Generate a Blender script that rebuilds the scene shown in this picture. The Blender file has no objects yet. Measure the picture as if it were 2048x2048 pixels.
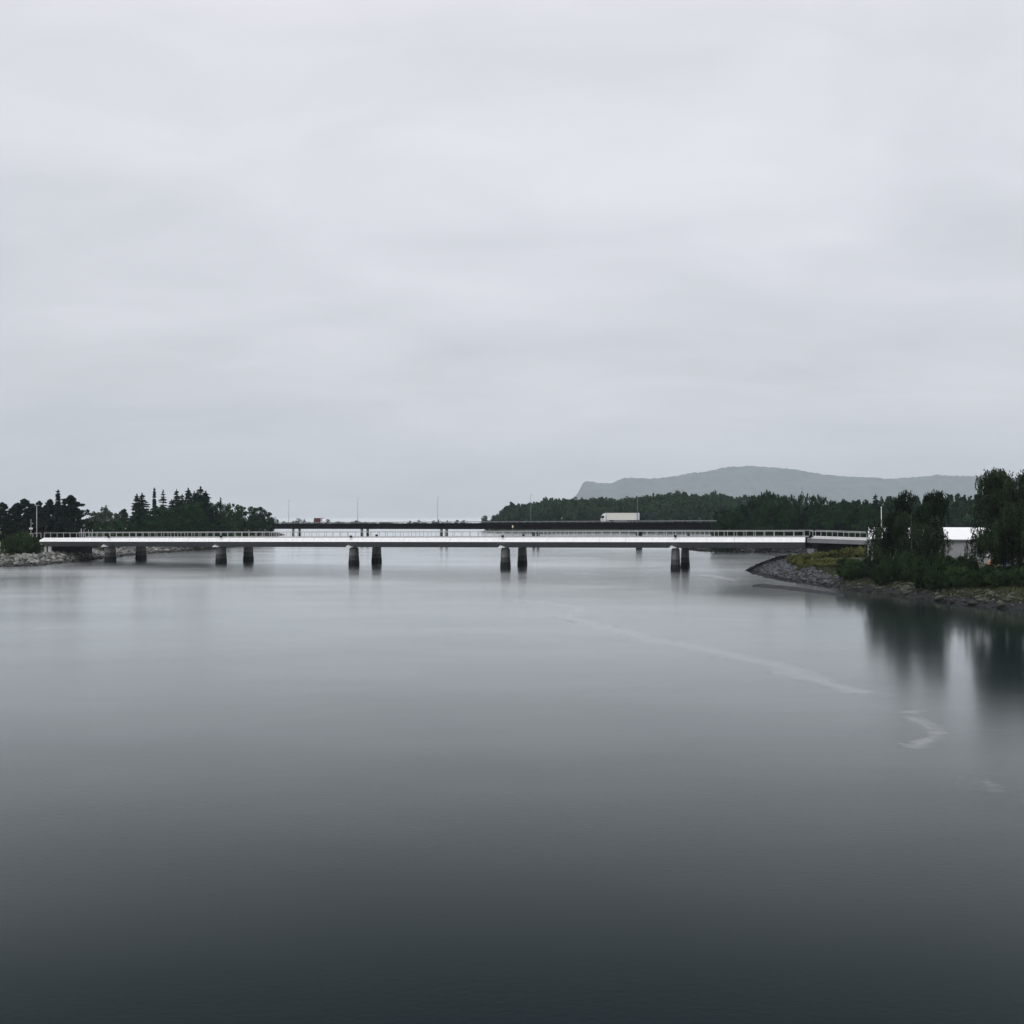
import bpy, math, random
import numpy as np
from mathutils import Vector, Matrix, noise as mnoise

random.seed(7)
RNG = np.random.default_rng(11)
S = bpy.context.scene
COL = S.collection
R = math.radians

# ------------------------------------------------------------------ survey helpers
CAM_H, FOC, HORIZON = 12.0, 2205.0, 1034.0
def on_water(x, y):                      # a shoreline point seen at (x, y): where it lies on the water
    d = CAM_H * FOC / (y - HORIZON)
    return ((x - 1024) / FOC * d, d)
def east(x, d): return (x - 1024) / FOC * d
def height(y, d): return CAM_H - (y - HORIZON) * d / FOC

# ------------------------------------------------------------------ object helpers
def tag(o, label=None, cat=None, group=None, kind=None):
    if label: o['label'] = label
    if cat: o['category'] = cat
    if group: o['group'] = group
    if kind: o['kind'] = kind
    return o
def link(o, parent=None):
    COL.objects.link(o)
    if parent: o.parent = parent
    return o
def empty(name, loc=(0, 0, 0), rz=0.0):
    o = bpy.data.objects.new(name, None)
    o.location = loc; o.rotation_euler = (0, 0, rz); o.empty_display_size = 0.5
    return link(o)
def mesh_from(name, V, Fq, tint=None, smooth=False, mats=()):
    me = bpy.data.meshes.new(name)
    V = np.asarray(V, dtype=np.float32)
    if isinstance(Fq, np.ndarray):
        n, k = Fq.shape
        me.vertices.add(len(V)); me.vertices.foreach_set('co', V.ravel())
        me.loops.add(n * k); me.loops.foreach_set('vertex_index', Fq.astype(np.int32).ravel())
        me.polygons.add(n)
        me.polygons.foreach_set('loop_start', np.arange(0, n * k, k, dtype=np.int32))
        me.update(calc_edges=True)
    else:
        me.from_pydata([tuple(map(float, v)) for v in V], [], Fq)
        me.update()
    if tint is not None:
        a = me.attributes.new('tint', 'FLOAT', 'POINT')
        a.data.foreach_set('value', np.asarray(tint, dtype=np.float32))
    if smooth:
        me.polygons.foreach_set('use_smooth', np.ones(len(me.polygons), dtype=bool))
    for m in mats: me.materials.append(m)
    return me
def obj(name, me, parent=None, loc=None):
    o = bpy.data.objects.new(name, me)
    if loc: o.location = loc
    return link(o, parent)

class MB:
    """collects boxes, tubes and prisms for one mesh"""
    def __init__(s): s.v = []; s.f = []
    def box(s, c, size, rz=0.0, taper=(1, 1), rx=0.0, ry=0.0):
        i = len(s.v); hx, hy, hz = size[0] / 2, size[1] / 2, size[2] / 2
        M = Matrix.Rotation(rz, 3, 'Z') @ Matrix.Rotation(ry, 3, 'Y') @ Matrix.Rotation(rx, 3, 'X')
        for z, tx, ty in ((-hz, 1, 1), (hz, taper[0], taper[1])):
            for x, y in ((-1, -1), (1, -1), (1, 1), (-1, 1)):
                p = M @ Vector((x * hx * tx, y * hy * ty, z))
                s.v.append((p.x + c[0], p.y + c[1], p.z + c[2]))
        for q in ((3, 2, 1, 0), (4, 5, 6, 7), (0, 1, 5, 4), (1, 2, 6, 5), (2, 3, 7, 6), (3, 0, 4, 7)):
            s.f.append([i + k for k in q])
        return s
    def loft(s, rings, caps=True):
        i0 = len(s.v); n = len(rings[0])
        for r in rings: s.v.extend([tuple(p) for p in r])
        for k in range(len(rings) - 1):
            a, b = i0 + k * n, i0 + (k + 1) * n
            for j in range(n):
                s.f.append([a + j, a + (j + 1) % n, b + (j + 1) % n, b + j])
        if caps:
            s.f.append([i0 + j for j in reversed(range(n))])
            s.f.append([i0 + (len(rings) - 1) * n + j for j in range(n)])
        return s
    def tube(s, pts, radii, n=7):
        rings = []
        pts = [Vector(p) for p in pts]
        if not hasattr(radii, '__len__'): radii = [radii] * len(pts)
        for k, p in enumerate(pts):
            d = (pts[min(k + 1, len(pts) - 1)] - pts[max(k - 1, 0)]).normalized()
            up = Vector((0, 0, 1)) if abs(d.z) < 0.9 else Vector((1, 0, 0))
            a = d.cross(up).normalized(); b = d.cross(a).normalized()
            rings.append([p + radii[k] * (math.cos(2 * math.pi * j / n) * a + math.sin(2 * math.pi * j / n) * b) for j in range(n)])
        return s.loft(rings)
    def ball(s, c, r, seg=10, ring=6, sz=1.0):
        rings = []
        for k in range(ring + 1):
            t = math.pi * k / ring; rr = max(r * math.sin(t), r * 0.02)
            rings.append([(c[0] + rr * math.cos(2 * math.pi * j / seg), c[1] + rr * math.sin(2 * math.pi * j / seg), c[2] - sz * r * math.cos(t)) for j in range(seg)])
        return s.loft(rings)
    def mesh(s, name, m, smooth=False):
        me = mesh_from(name, s.v, s.f, mats=(m,), smooth=smooth)
        import bmesh
        b = bmesh.new(); b.from_mesh(me); bmesh.ops.recalc_face_normals(b, faces=b.faces); b.to_mesh(me); b.free()
        return me
    def build(s, name, m, parent=None, smooth=False):
        return obj(name, s.mesh(name, m, smooth), parent)

# ------------------------------------------------------------------ materials
def nodes(name):
    m = bpy.data.materials.new(name); m.use_nodes = True
    nt = m.node_tree; b = nt.nodes['Principled BSDF']
    return m, nt, b, nt.links.new
def setin(b, **k):
    for n, v in k.items(): b.inputs[n.replace('_', ' ')].default_value = v
def ramp(nt, stops):
    r = nt.nodes.new('ShaderNodeValToRGB'); e = r.color_ramp.elements
    while len(e) < len(stops): e.new(0.5)
    for q, (p, c) in zip(e, stops):
        q.position = p; q.color = (c[0], c[1], c[2], 1)
    return r
def noise_node(nt, scale, detail=4, rough=0.6, src=None, sc=None):
    n = nt.nodes.new('ShaderNodeTexNoise'); n.inputs['Scale'].default_value = scale
    n.inputs['Detail'].default_value = detail; n.inputs['Roughness'].default_value = rough
    if src is not None:
        if sc:
            mp = nt.nodes.new('ShaderNodeMapping'); mp.inputs['Scale'].default_value = sc
            nt.links.new(src, mp.inputs['Vector']); src = mp.outputs['Vector']
        nt.links.new(src, n.inputs['Vector'])
    return n
def geo_pos(nt): return nt.nodes.new('ShaderNodeNewGeometry').outputs['Position']

def plain(name, c, rough=0.7, var=0.12, scale=1.2, metal=0.0, stretch=None, spec=0.4):
    m, nt, b, L = nodes(name)
    p = geo_pos(nt)
    n = noise_node(nt, scale, 6, 0.65, p, stretch)
    lo = tuple(x * (1 - var) for x in c); hi = tuple(min(1, x * (1 + var)) for x in c)
    r = ramp(nt, [(0.3, lo), (0.7, hi)])
    L(n.outputs['Fac'], r.inputs['Fac']); L(r.outputs['Color'], b.inputs['Base Color'])
    setin(b, Roughness=rough, Metallic=metal); b.inputs['Specular IOR Level'].default_value = spec
    return m

def foliage(name, dark, light, spec=0.03):
    m, nt, b, L = nodes(name)
    a = nt.nodes.new('ShaderNodeAttribute'); a.attribute_name = 'tint'
    oi = nt.nodes.new('ShaderNodeObjectInfo')
    ad = nt.nodes.new('ShaderNodeMath'); ad.operation = 'MULTIPLY_ADD'
    ad.inputs[1].default_value = 0.45; L(oi.outputs['Random'], ad.inputs[0]); L(a.outputs['Fac'], ad.inputs[2])
    r = ramp(nt, [(0.1, dark), (1.25 / 1.45, light)])
    sc = nt.nodes.new('ShaderNodeMath'); sc.operation = 'DIVIDE'; sc.inputs[1].default_value = 1.45
    L(ad.outputs[0], sc.inputs[0]); L(sc.outputs[0], r.inputs['Fac'])
    L(r.outputs['Color'], b.inputs['Base Color'])
    setin(b, Roughness=0.75); b.inputs['Specular IOR Level'].default_value = spec
    return m

def stone_mat(name, dark, light, wet=0.7, wetc=0.35):
    m, nt, b, L = nodes(name)
    a = nt.nodes.new('ShaderNodeAttribute'); a.attribute_name = 'tint'
    p = geo_pos(nt)
    r = ramp(nt, [(0.0, dark), (1.0, light)])
    n = noise_node(nt, 3.0, 4, 0.7, p)
    mx = nt.nodes.new('ShaderNodeMath'); mx.operation = 'MULTIPLY_ADD'; mx.inputs[1].default_value = 0.5
    L(n.outputs['Fac'], mx.inputs[0])
    s2 = nt.nodes.new('ShaderNodeMath'); s2.operation = 'MULTIPLY_ADD'; s2.inputs[1].default_value = 0.8; s2.inputs[2].default_value = -0.2
    L(a.outputs['Fac'], s2.inputs[0]); L(s2.outputs[0], mx.inputs[2])
    L(mx.outputs[0], r.inputs['Fac'])
    sp = nt.nodes.new('ShaderNodeSeparateXYZ'); L(p, sp.inputs[0])
    n2 = noise_node(nt, 0.6, 3, 0.6, p)
    zz = nt.nodes.new('ShaderNodeMath'); zz.operation = 'MULTIPLY_ADD'; zz.inputs[1].default_value = -0.8
    L(n2.outputs['Fac'], zz.inputs[0]); L(sp.outputs['Z'], zz.inputs[2])
    mr = nt.nodes.new('ShaderNodeMapRange'); mr.inputs['From Min'].default_value = wet - 0.75; mr.inputs['From Max'].default_value = wet - 0.3
    mr.inputs['To Min'].default_value = wetc; mr.inputs['To Max'].default_value = 1.0
    L(zz.outputs[0], mr.inputs['Value'])
    mu = nt.nodes.new('ShaderNodeVectorMath'); mu.operation = 'SCALE'
    L(r.outputs['Color'], mu.inputs[0]); L(mr.outputs[0], mu.inputs['Scale'])
    L(mu.outputs[0], b.inputs['Base Color'])
    setin(b, Roughness=0.85); b.inputs['Specular IOR Level'].default_value = 0.25
    return m

def ground_mat(name, low, grass_a, grass_b, edge=1.4):
    m, nt, b, L = nodes(name)
    p = geo_pos(nt)
    n = noise_node(nt, 0.25, 6, 0.7, p); n3 = noise_node(nt, 2.5, 5, 0.7, p)
    g = ramp(nt, [(0.35, grass_a), (0.65, grass_b)]); L(n.outputs['Fac'], g.inputs['Fac'])
    lo = ramp(nt, [(0.3, tuple(x * 0.55 for x in low)), (0.7, low)]); L(n3.outputs['Fac'], lo.inputs['Fac'])
    sp = nt.nodes.new('ShaderNodeSeparateXYZ'); L(p, sp.inputs[0])
    z = nt.nodes.new('ShaderNodeMath'); z.operation = 'MULTIPLY_ADD'; z.inputs[1].default_value = 1.2
    L(n.outputs['Fac'], z.inputs[0]); L(sp.outputs['Z'], z.inputs[2])
    mr = nt.nodes.new('ShaderNodeMapRange'); mr.inputs['From Min'].default_value = edge + 0.3; mr.inputs['From Max'].default_value = edge + 0.9
    L(z.outputs[0], mr.inputs['Value'])
    mx = nt.nodes.new('ShaderNodeMix'); mx.data_type = 'RGBA'
    L(mr.outputs[0], mx.inputs[0]); L(lo.outputs['Color'], mx.inputs[6]); L(g.outputs['Color'], mx.inputs[7])
    L(mx.outputs[2], b.inputs['Base Color'])
    setin(b, Roughness=0.9); b.inputs['Specular IOR Level'].default_value = 0.2
    return m

def pier_mat(name, base, z1, z2):
    """concrete with a tide stain: damp to z2, black weed to z1"""
    m, nt, b, L = nodes(name)
    p = geo_pos(nt)
    n = noise_node(nt, 1.5, 6, 0.7, p, (1, 1, 0.35))
    r = ramp(nt, [(0.3, tuple(x * 0.75 for x in base)), (0.7, tuple(x * 1.15 for x in base))]); L(n.outputs['Fac'], r.inputs['Fac'])
    sp = nt.nodes.new('ShaderNodeSeparateXYZ'); L(p, sp.inputs[0])
    n2 = noise_node(nt, 0.9, 3, 0.6, p)
    z = nt.nodes.new('ShaderNodeMath'); z.operation = 'MULTIPLY_ADD'; z.inputs[1].default_value = -0.7
    L(n2.outputs['Fac'], z.inputs[0]); L(sp.outputs['Z'], z.inputs[2])
    f = nt.nodes.new('ShaderNodeMapRange'); f.inputs['From Min'].default_value = 0.0; f.inputs['From Max'].default_value = 4.0
    L(z.outputs[0], f.inputs['Value'])
    k = ramp(nt, [(0.0, (0.10, 0.11, 0.12)), ((z1 - 0.45) / 4, (0.12, 0.13, 0.14)), ((z1 - 0.25) / 4, (0.38, 0.4, 0.42)), ((z2 - 0.45) / 4, (0.42, 0.43, 0.44)), ((z2 - 0.3) / 4, (1, 1, 1))])
    L(f.outputs[0], k.inputs['Fac'])
    mx = nt.nodes.new('ShaderNodeMix'); mx.data_type = 'RGBA'; mx.blend_type = 'MULTIPLY'; mx.inputs[0].default_value = 1
    L(r.outputs['Color'], mx.inputs[6]); L(k.outputs['Color'], mx.inputs[7]); L(mx.outputs[2], b.inputs['Base Color'])
    setin(b, Roughness=0.85); b.inputs['Specular IOR Level'].default_value = 0.15
    return m

def fascia_mat(name):
    """white panels: thin joints every 6 m along the deck, faint run-off streaks"""
    m, nt, b, L = nodes(name)
    p = geo_pos(nt)
    n = noise_node(nt, 1.0, 6, 0.65, p, (1.2, 1.2, 0.12))
    r = ramp(nt, [(0.3, (0.70, 0.70, 0.685)), (0.6, (0.80, 0.80, 0.79))]); L(n.outputs['Fac'], r.inputs['Fac'])
    d = nt.nodes.new('ShaderNodeVectorMath'); d.operation = 'DOT_PRODUCT'; d.inputs[1].default_value = (math.cos(R(18.5)), -math.sin(R(18.5)), 0); L(p, d.inputs[0])
    md = nt.nodes.new('ShaderNodeMath'); md.operation = 'PINGPONG'; md.inputs[1].default_value = 3.0; L(d.outputs['Value'], md.inputs[0])
    gt = nt.nodes.new('ShaderNodeMapRange'); gt.inputs['From Min'].default_value = 0.03; gt.inputs['From Max'].default_value = 0.07
    gt.inputs['To Min'].default_value = 0.72; gt.inputs['To Max'].default_value = 1.0; L(md.outputs[0], gt.inputs['Value'])
    v = nt.nodes.new('ShaderNodeVectorMath'); v.operation = 'SCALE'; L(r.outputs['Color'], v.inputs[0]); L(gt.outputs[0], v.inputs['Scale'])
    L(v.outputs[0], b.inputs['Base Color']); setin(b, Roughness=0.6); b.inputs['Specular IOR Level'].default_value = 0.3
    return m

M = dict(
    white=fascia_mat('white_painted_panels'),
    grey=plain('grey_concrete', (0.20, 0.212, 0.225), 0.9, 0.16, 1.4, spec=0.15),
    pale=plain('pale_concrete', (0.62, 0.63, 0.62), 0.8, 0.12, 2.0),
    darkc=plain('near_black', (0.022, 0.023, 0.026), 0.9, 0.25, 0.8, spec=0.1),
    asphalt=plain('asphalt', (0.05, 0.05, 0.052), 0.9, 0.2, 2.0),
    rail=plain('galvanised_steel', (0.44, 0.45, 0.445), 0.5, 0.08, 4.0),
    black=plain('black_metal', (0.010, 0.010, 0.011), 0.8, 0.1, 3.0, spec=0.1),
    girder=plain('weathered_dark_steel', (0.0075, 0.008, 0.012), 0.9, 0.3, 0.25, stretch=(1, 1, 2), spec=0.05),
    pier=pier_mat('pier_concrete', (0.165, 0.17, 0.165), 1.45, 2.65),
    hpier=pier_mat('column_concrete', (0.055, 0.06, 0.065), 1.2, 2.2),
    lampm=plain('grey_steel', (0.22, 0.23, 0.25), 0.5, 0.1, 4.0),
    cream=plain('cream_panel', (0.74, 0.73, 0.66), 0.5, 0.04, 0.8),
    cabw=plain('white_lorry_paint', (0.80, 0.81, 0.82), 0.35, 0.02, 1.0),
    glass=plain('dark_glass', (0.01, 0.012, 0.014), 0.12, 0.1, 1.0),
    tyre=plain('rubber', (0.015, 0.015, 0.015), 0.85, 0.2, 4.0),
    red=plain('dull_red_board', (0.11, 0.035, 0.04), 0.7, 0.35, 1.0),
    yellow=plain('yellow_sign_face', (0.75, 0.62, 0.30), 0.5, 0.05, 3.0),
    wallg=plain('grey_rendered_wall', (0.30, 0.31, 0.32), 0.85, 0.07, 0.8),
    roofw=plain('white_sheet_roof', (0.80, 0.80, 0.80), 0.5, 0.05, 0.9, stretch=(3, .3, 1)),
    orange=plain('orange_fabric', (0.50, 0.22, 0.13), 0.7, 0.2, 5.0),
    blue=plain('blue_plastic', (0.015, 0.04, 0.11), 0.5, 0.1, 3.0),
    whitef=plain('white_sheet', (0.8, 0.8, 0.8), 0.7, 0.05, 3.0),
    bark=plain('bark', (0.045, 0.038, 0.032), 0.9, 0.3, 3.0),
    birchbark=plain('birch_bark', (0.07, 0.067, 0.063), 0.8, 0.4, 2.5, stretch=(1, 1, 3)),
    spruce=foliage('spruce_needles', (0.004, 0.013, 0.011), (0.017, 0.037, 0.030)),
    pine=foliage('pine_needles', (0.004, 0.012, 0.010), (0.020, 0.040, 0.032)),
    leaf=foliage('broad_leaves', (0.004, 0.017, 0.009), (0.034, 0.078, 0.034)),
    palel=foliage('pale_leaves', (0.032, 0.050, 0.040), (0.085, 0.115, 0.080)),
    birchl=foliage('birch_leaves', (0.005, 0.011, 0.007), (0.029, 0.048, 0.022)),
    bushd=foliage('dark_shrub_leaves', (0.004, 0.012, 0.006), (0.037, 0.066, 0.024)),
    bushy=foliage('yellow_green_leaves', (0.026, 0.038, 0.013), (0.150, 0.155, 0.054)),
    grass=foliage('grass_blades', (0.020, 0.028, 0.013), (0.075, 0.085, 0.040)),
    woodl=foliage('far_wood_leaves', (0.004, 0.018, 0.010), (0.042, 0.094, 0.044)),
    stone=stone_mat('pale_riprap', (0.042, 0.042, 0.042), (0.36, 0.36, 0.33), 0.8, 0.25),
    slate=stone_mat('slate_riprap', (0.020, 0.023, 0.027), (0.115, 0.122, 0.135), 0.7, 0.35),
    mossy=stone_mat('mossy_stones', (0.024, 0.027, 0.020), (0.115, 0.12, 0.095), 0.6, 0.3),
    gl=ground_mat('left_bank_ground', (0.06, 0.06, 0.058), (0.055, 0.075, 0.035), (0.13, 0.15, 0.075), 2.1),
    gr=ground_mat('right_bank_ground', (0.025, 0.027, 0.029), (0.022, 0.030, 0.015), (0.048, 0.056, 0.028), 1.2),
    gf=ground_mat('far_ground', (0.035, 0.036, 0.036), (0.015, 0.026, 0.016), (0.035, 0.055, 0.032), 0.9),
    mud=plain('wet_mud', (0.050, 0.053, 0.058), 0.95, 0.35, 0.5, spec=0.0),
    hill=plain('forested_hillside', (0.045, 0.065, 0.055), 0.95, 0.85, 0.006, stretch=(1, 1, 2.5), spec=0.0),
)

# ------------------------------------------------------------------ foliage builders
def unit(n, rng):
    v = rng.normal(size=(n, 3)); return v / np.linalg.norm(v, axis=1, keepdims=True)
def leaves(C, size, rng, aspect=0.6, axis=None, tint=None):
    """one pointed quad per centre"""
    C = np.asarray(C); n = len(C)
    nv = unit(n, rng)
    a = unit(n, rng) if axis is None else axis / np.linalg.norm(axis, axis=1, keepdims=True)
    b = np.cross(nv, a); b /= np.linalg.norm(b, axis=1, keepdims=True) + 1e-9
    s = (np.asarray(size) * rng.uniform(0.65, 1.35, n))[:, None] if np.ndim(size) == 0 else np.asarray(size)[:, None]
    V = np.empty((n, 4, 3))
    V[:, 0] = C - a * s * 0.5; V[:, 2] = C + a * s * 0.5
    V[:, 1] = C + b * s * aspect * 0.5 - a * s * 0.08; V[:, 3] = C - b * s * aspect * 0.5 + a * s * 0.05
    T = rng.uniform(0, 1, n) if tint is None else tint
    return V.reshape(-1, 3), np.repeat(T, 4)
def leaf_mesh(name, parts, mat):
    V = np.concatenate([p[0] for p in parts]); T = np.concatenate([p[1] for p in parts])
    return mesh_from(name, V, np.arange(len(V)).reshape(-1, 4), T, mats=(mat,))

def clump_leaves(centres, radii, per, size, rng, flat=0.75):
    P = []; T = []
    for c, r in zip(centres, radii):
        d = unit(per, rng) * (rng.uniform(0.25, 1.0, per)[:, None] ** 0.6) * r
        d[:, 2] *= flat
        P.append(np.asarray(c) + d); T.append(np.clip(rng.uniform(0.15, 0.8) + rng.normal(0, 0.13, per), 0, 1))
    P = np.concatenate(P); T = np.concatenate(T)
    return leaves(P, size, rng, 0.7, tint=T)

def make_spruce(seed, h=16.0, r=3.2, mat='spruce', levels=34, size=0.75, dens=1.1, open_=0.0):
    rng = np.random.default_rng(seed); P = []; A = []; T = []
    for k in range(levels):
        z = h * (0.05 + 0.93 * (k / (levels - 1)) ** 0.9) + rng.normal(0, 0.12)
        Rr = r * (1 - z / (h * 1.01)) ** 0.72 * rng.uniform(0.75, 1.15) + 0.12
        nb = max(5, int(10 * (0.5 + Rr / r)))
        ph = rng.uniform(0, 6.28)
        for j in range(nb):
            if rng.uniform() < open_: continue
            th = ph + 6.283 * j / nb + rng.normal(0, 0.2); L_ = Rr * rng.uniform(0.6, 1.15)
            tb = rng.uniform(0.1, 0.8)
            for q in np.arange(0.12, 1.0, 0.36 * size / max(L_, 0.3) / dens):
                zz = z - 0.30 * L_ * q + 0.22 * L_ * q * q
                for w in range(2):
                    off = rng.normal(0, 0.10 + 0.12 * L_ * (1 - q) * 0.5, 3); off[2] = -abs(off[2]) * 1.1
                    P.append((math.cos(th) * L_ * q + off[0], math.sin(th) * L_ * q + off[1], zz + off[2]))
                    A.append((math.cos(th) + rng.normal(0, .5), math.sin(th) + rng.normal(0, .5), -0.45 + rng.normal(0, .25)))
                    T.append(tb + rng.normal(0, 0.1))
    for q in np.linspace(0.93, 1.02, 8):
        P.append((rng.normal(0, .05), rng.normal(0, .05), h * q)); A.append((rng.normal(0, .3), rng.normal(0, .3), 1)); T.append(.3)
    cr = leaf_mesh('spruce_crown', [leaves(np.array(P), size, rng, 0.5, np.array(A), np.clip(T, 0, 1))], M[mat])
    t = MB().tube([(0, 0, -1.5), (0, 0, h * .5), (0, 0, h * .97)], [0.26, 0.15, 0.03])
    return cr, t.mesh('spruce_trunk', M['bark'], True)

def make_pine(seed, h=13.0, r=3.6, n=34, mat='pine', low=0.2):
    rng = np.random.default_rng(seed)
    t = MB().tube([(0, 0, -1.5), (rng.normal(0, .2), rng.normal(0, .2), h * .5), (0, 0, h * .93)], [0.28, 0.2, 0.06])
    cs = []; rs = []
    for k in range(n):
        f = low + (0.96 - low) * (k + rng.uniform(0, .9)) / n
        rad = r * max(0.16, 1 - abs((f - 0.42) / 0.62) ** 1.7) * rng.uniform(0.6, 1.12)
        th = rng.uniform(0, 6.283); rise = rad * rng.uniform(0.1, 0.45)
        z0 = h * f - rise * .4
        tip = (math.cos(th) * rad, math.sin(th) * rad, z0 + rise)
        t.tube([(0, 0, z0), (tip[0] * .6, tip[1] * .6, z0 + rise * .35), tip], [0.08, 0.05, 0.02], 5)
        for q in np.linspace(0.35, 1.02, 4):
            cs.append((tip[0] * q + rng.normal(0, .22), tip[1] * q + rng.normal(0, .22), z0 + rise * q * q + rng.normal(0, .12)))
            rs.append(rng.uniform(0.45, 0.85) * (1.15 - .35 * q))
    for k in range(4): cs.append((rng.normal(0, .25), rng.normal(0, .25), h * rng.uniform(.93, .99))); rs.append(.4)
    cr = leaf_mesh('pine_crown', [clump_leaves(cs, rs, 46, 0.46, rng, 0.6)], M[mat])
    return cr, t.mesh('pine_trunk', M['bark'], True)

def make_broadleaf(seed, h=10.0, r=4.2, mat='leaf', n=80, per=60, size=0.46, low=0.06, bark='bark'):
    rng = np.random.default_rng(seed)
    cs = []; rs = []
    zc = h * (low + 1) / 2; rz = h * (1 - low) / 2
    for k in range(n):
        d = unit(1, rng)[0]; q = rng.uniform(0.35, 0.92)
        w = 1.0 + 0.22 * math.sin(3 * math.atan2(d[1], d[0]) + seed)
        cs.append((d[0] * r * q * w, d[1] * r * q * w, zc + d[2] * rz * q)); rs.append(r * rng.uniform(0.15, 0.30))
    for k in range(7):
        cs.append((rng.normal(0, r * .35), rng.normal(0, r * .35), h * rng.uniform(0.86, 0.98))); rs.append(r * rng.uniform(0.12, 0.2))
    cr = leaf_mesh('broadleaf_crown', [clump_leaves(cs, rs, per, size, rng, 0.85)], M[mat])
    t = MB().tube([(0, 0, -1.5), (0.1, 0, h * .3), (0, 0.1, h * .85)], [0.24, 0.17, 0.04])
    for k in range(0, n, 6):
        c = cs[k]; t.tube([(0, 0, h * .25), (c[0] * .5, c[1] * .5, (h * .25 + c[2]) / 2), c], [0.1, 0.06, 0.02], 5)
    return cr, t.mesh('broadleaf_trunk', M[bark], True)

def make_bush(seed, h=2.6, r=2.2, mat='bushd', n=40, per=100, size=0.28):
    rng = np.random.default_rng(seed); cs = []; rs = []
    for k in range(n):
        th = rng.uniform(0, 6.283); q = math.sqrt(rng.uniform(0.02, 0.9))
        cs.append((math.cos(th) * r * q, math.sin(th) * r * q, h * rng.uniform(0.05, 1.0) ** 0.7 * math.sqrt(1 - 0.7 * q * q))); rs.append(rng.uniform(0.35, 0.6) * r * 0.5)
    P = [clump_leaves(cs, rs, per, size, rng, 0.9)]
    k = 60                                   # loose shoots on top
    th = rng.uniform(0, 6.283, k); q = np.sqrt(rng.uniform(0, .8, k))
    C = np.stack([np.cos(th) * r * q, np.sin(th) * r * q, h * np.sqrt(1 - .8 * q * q) * rng.uniform(.85, 1.15, k)], 1)
    A = np.stack([rng.normal(0, .4, k), rng.normal(0, .4, k), np.ones(k)], 1)
    P.append(leaves(C, size * 2.2, rng, 0.25, A, rng.uniform(.4, 1, k)))
    fo = leaf_mesh('bush_foliage', P, M[mat])
    t = MB()
    for k in range(5):
        c = cs[k]; t.tube([(c[0] * .1, c[1] * .1, -0.6), (c[0] * .6, c[1] * .6, c[2] * .6), c], [0.05, 0.035, 0.015], 5)
    return fo, t.mesh('bush_stems', M['bark'], True)

def make_birch(seed, h=12.0, r=4.0, limbs=16, bias=(0, 0), leafsize=0.27, low=0.28, full=1.0, zmin=0.3):
    """weeping birch: rising limbs, hanging strings of leaves"""
    rng = np.random.default_rng(seed)
    t = MB(); lean = rng.normal(0, .25, 2)
    top = np.array([lean[0] + bias[0], lean[1] + bias[1], h * .95])
    trunk = [(0, 0, -1.0), (lean[0] * .4, lean[1] * .4, h * .35), tuple(top * np.array([.7, .7, .72])), tuple(top)]
    t.tube(trunk, [0.24, 0.17, 0.10, 0.03])
    P = []; A = []; T = []
    for k in range(limbs):
        f = low + (0.97 - low) * (k + rng.uniform(0, .9)) / limbs
        base = np.array([np.interp(f, [0, .35, .75, 1], [p[i] for p in ((0, 0, 0),) + tuple(map(tuple, trunk[1:]))]) for i in range(3)])
        th = rng.uniform(0, 6.283); L_ = r * rng.uniform(0.5, 1.1) * (1.0 - 0.25 * f)
        tip = base + np.array([math.cos(th) * L_, math.sin(th) * L_, min(L_ * rng.uniform(0.25, 0.7), max(.3, h * 1.0 - base[2]))])
        mid = (base + tip) / 2 + np.array([0, 0, 0.25 * L_])
        end = tip + np.array([math.cos(th) * .35 * L_, math.sin(th) * .35 * L_, -0.22 * L_])
        t.tube([base, mid, tip, end], [0.085, 0.055, 0.03, 0.012], 5)
        tb = rng.uniform(0.1, 0.75)
        for s in range(int(64 * full)):
            q = rng.uniform(0.15, 1.25)
            if q < 1: o = (1 - q) ** 2 * base + 2 * q * (1 - q) * (mid + (mid - (base + tip) / 2)) + q * q * tip
            else: o = tip + (end - tip) * (q - 1) / .25
            o = o + rng.normal(0, 0.28, 3)
            ln = rng.uniform(0.5, 2.6) * (1.15 - 0.4 * f) * (0.6 + 0.5 * q)
            sway = rng.normal(0, .10, 2); tt = np.clip(tb + rng.normal(0, .15), 0, 1)
            for d in np.arange(0, ln, 0.15):
                P.append((o[0] + sway[0] * d + rng.normal(0, .07), o[1] + sway[1] * d + rng.normal(0, .07), max(o[2] - d, zmin + 0.5 * abs(sway[0]) * 8)))
                A.append((rng.normal(0, .45), rng.normal(0, .45), -1)); T.append(tt)
    cr = leaf_mesh('birch_crown', [leaves(np.array(P), leafsize, rng, 0.6, np.array(A), np.array(T))], M['birchl'])
    return cr, t.mesh('birch_trunk', M['birchbark'], True)

def plant(proto, name, loc, h_scale, w_scale, label, cat='tree', group=None, parts=('crown', 'trunk')):
    root = empty(name, loc, random.uniform(0, 6.28))
    root.scale = (w_scale, w_scale, h_scale)
    tag(root, label, cat, group)
    for pn, me in zip(parts, proto): obj(pn, me, root)
    return root

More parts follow.
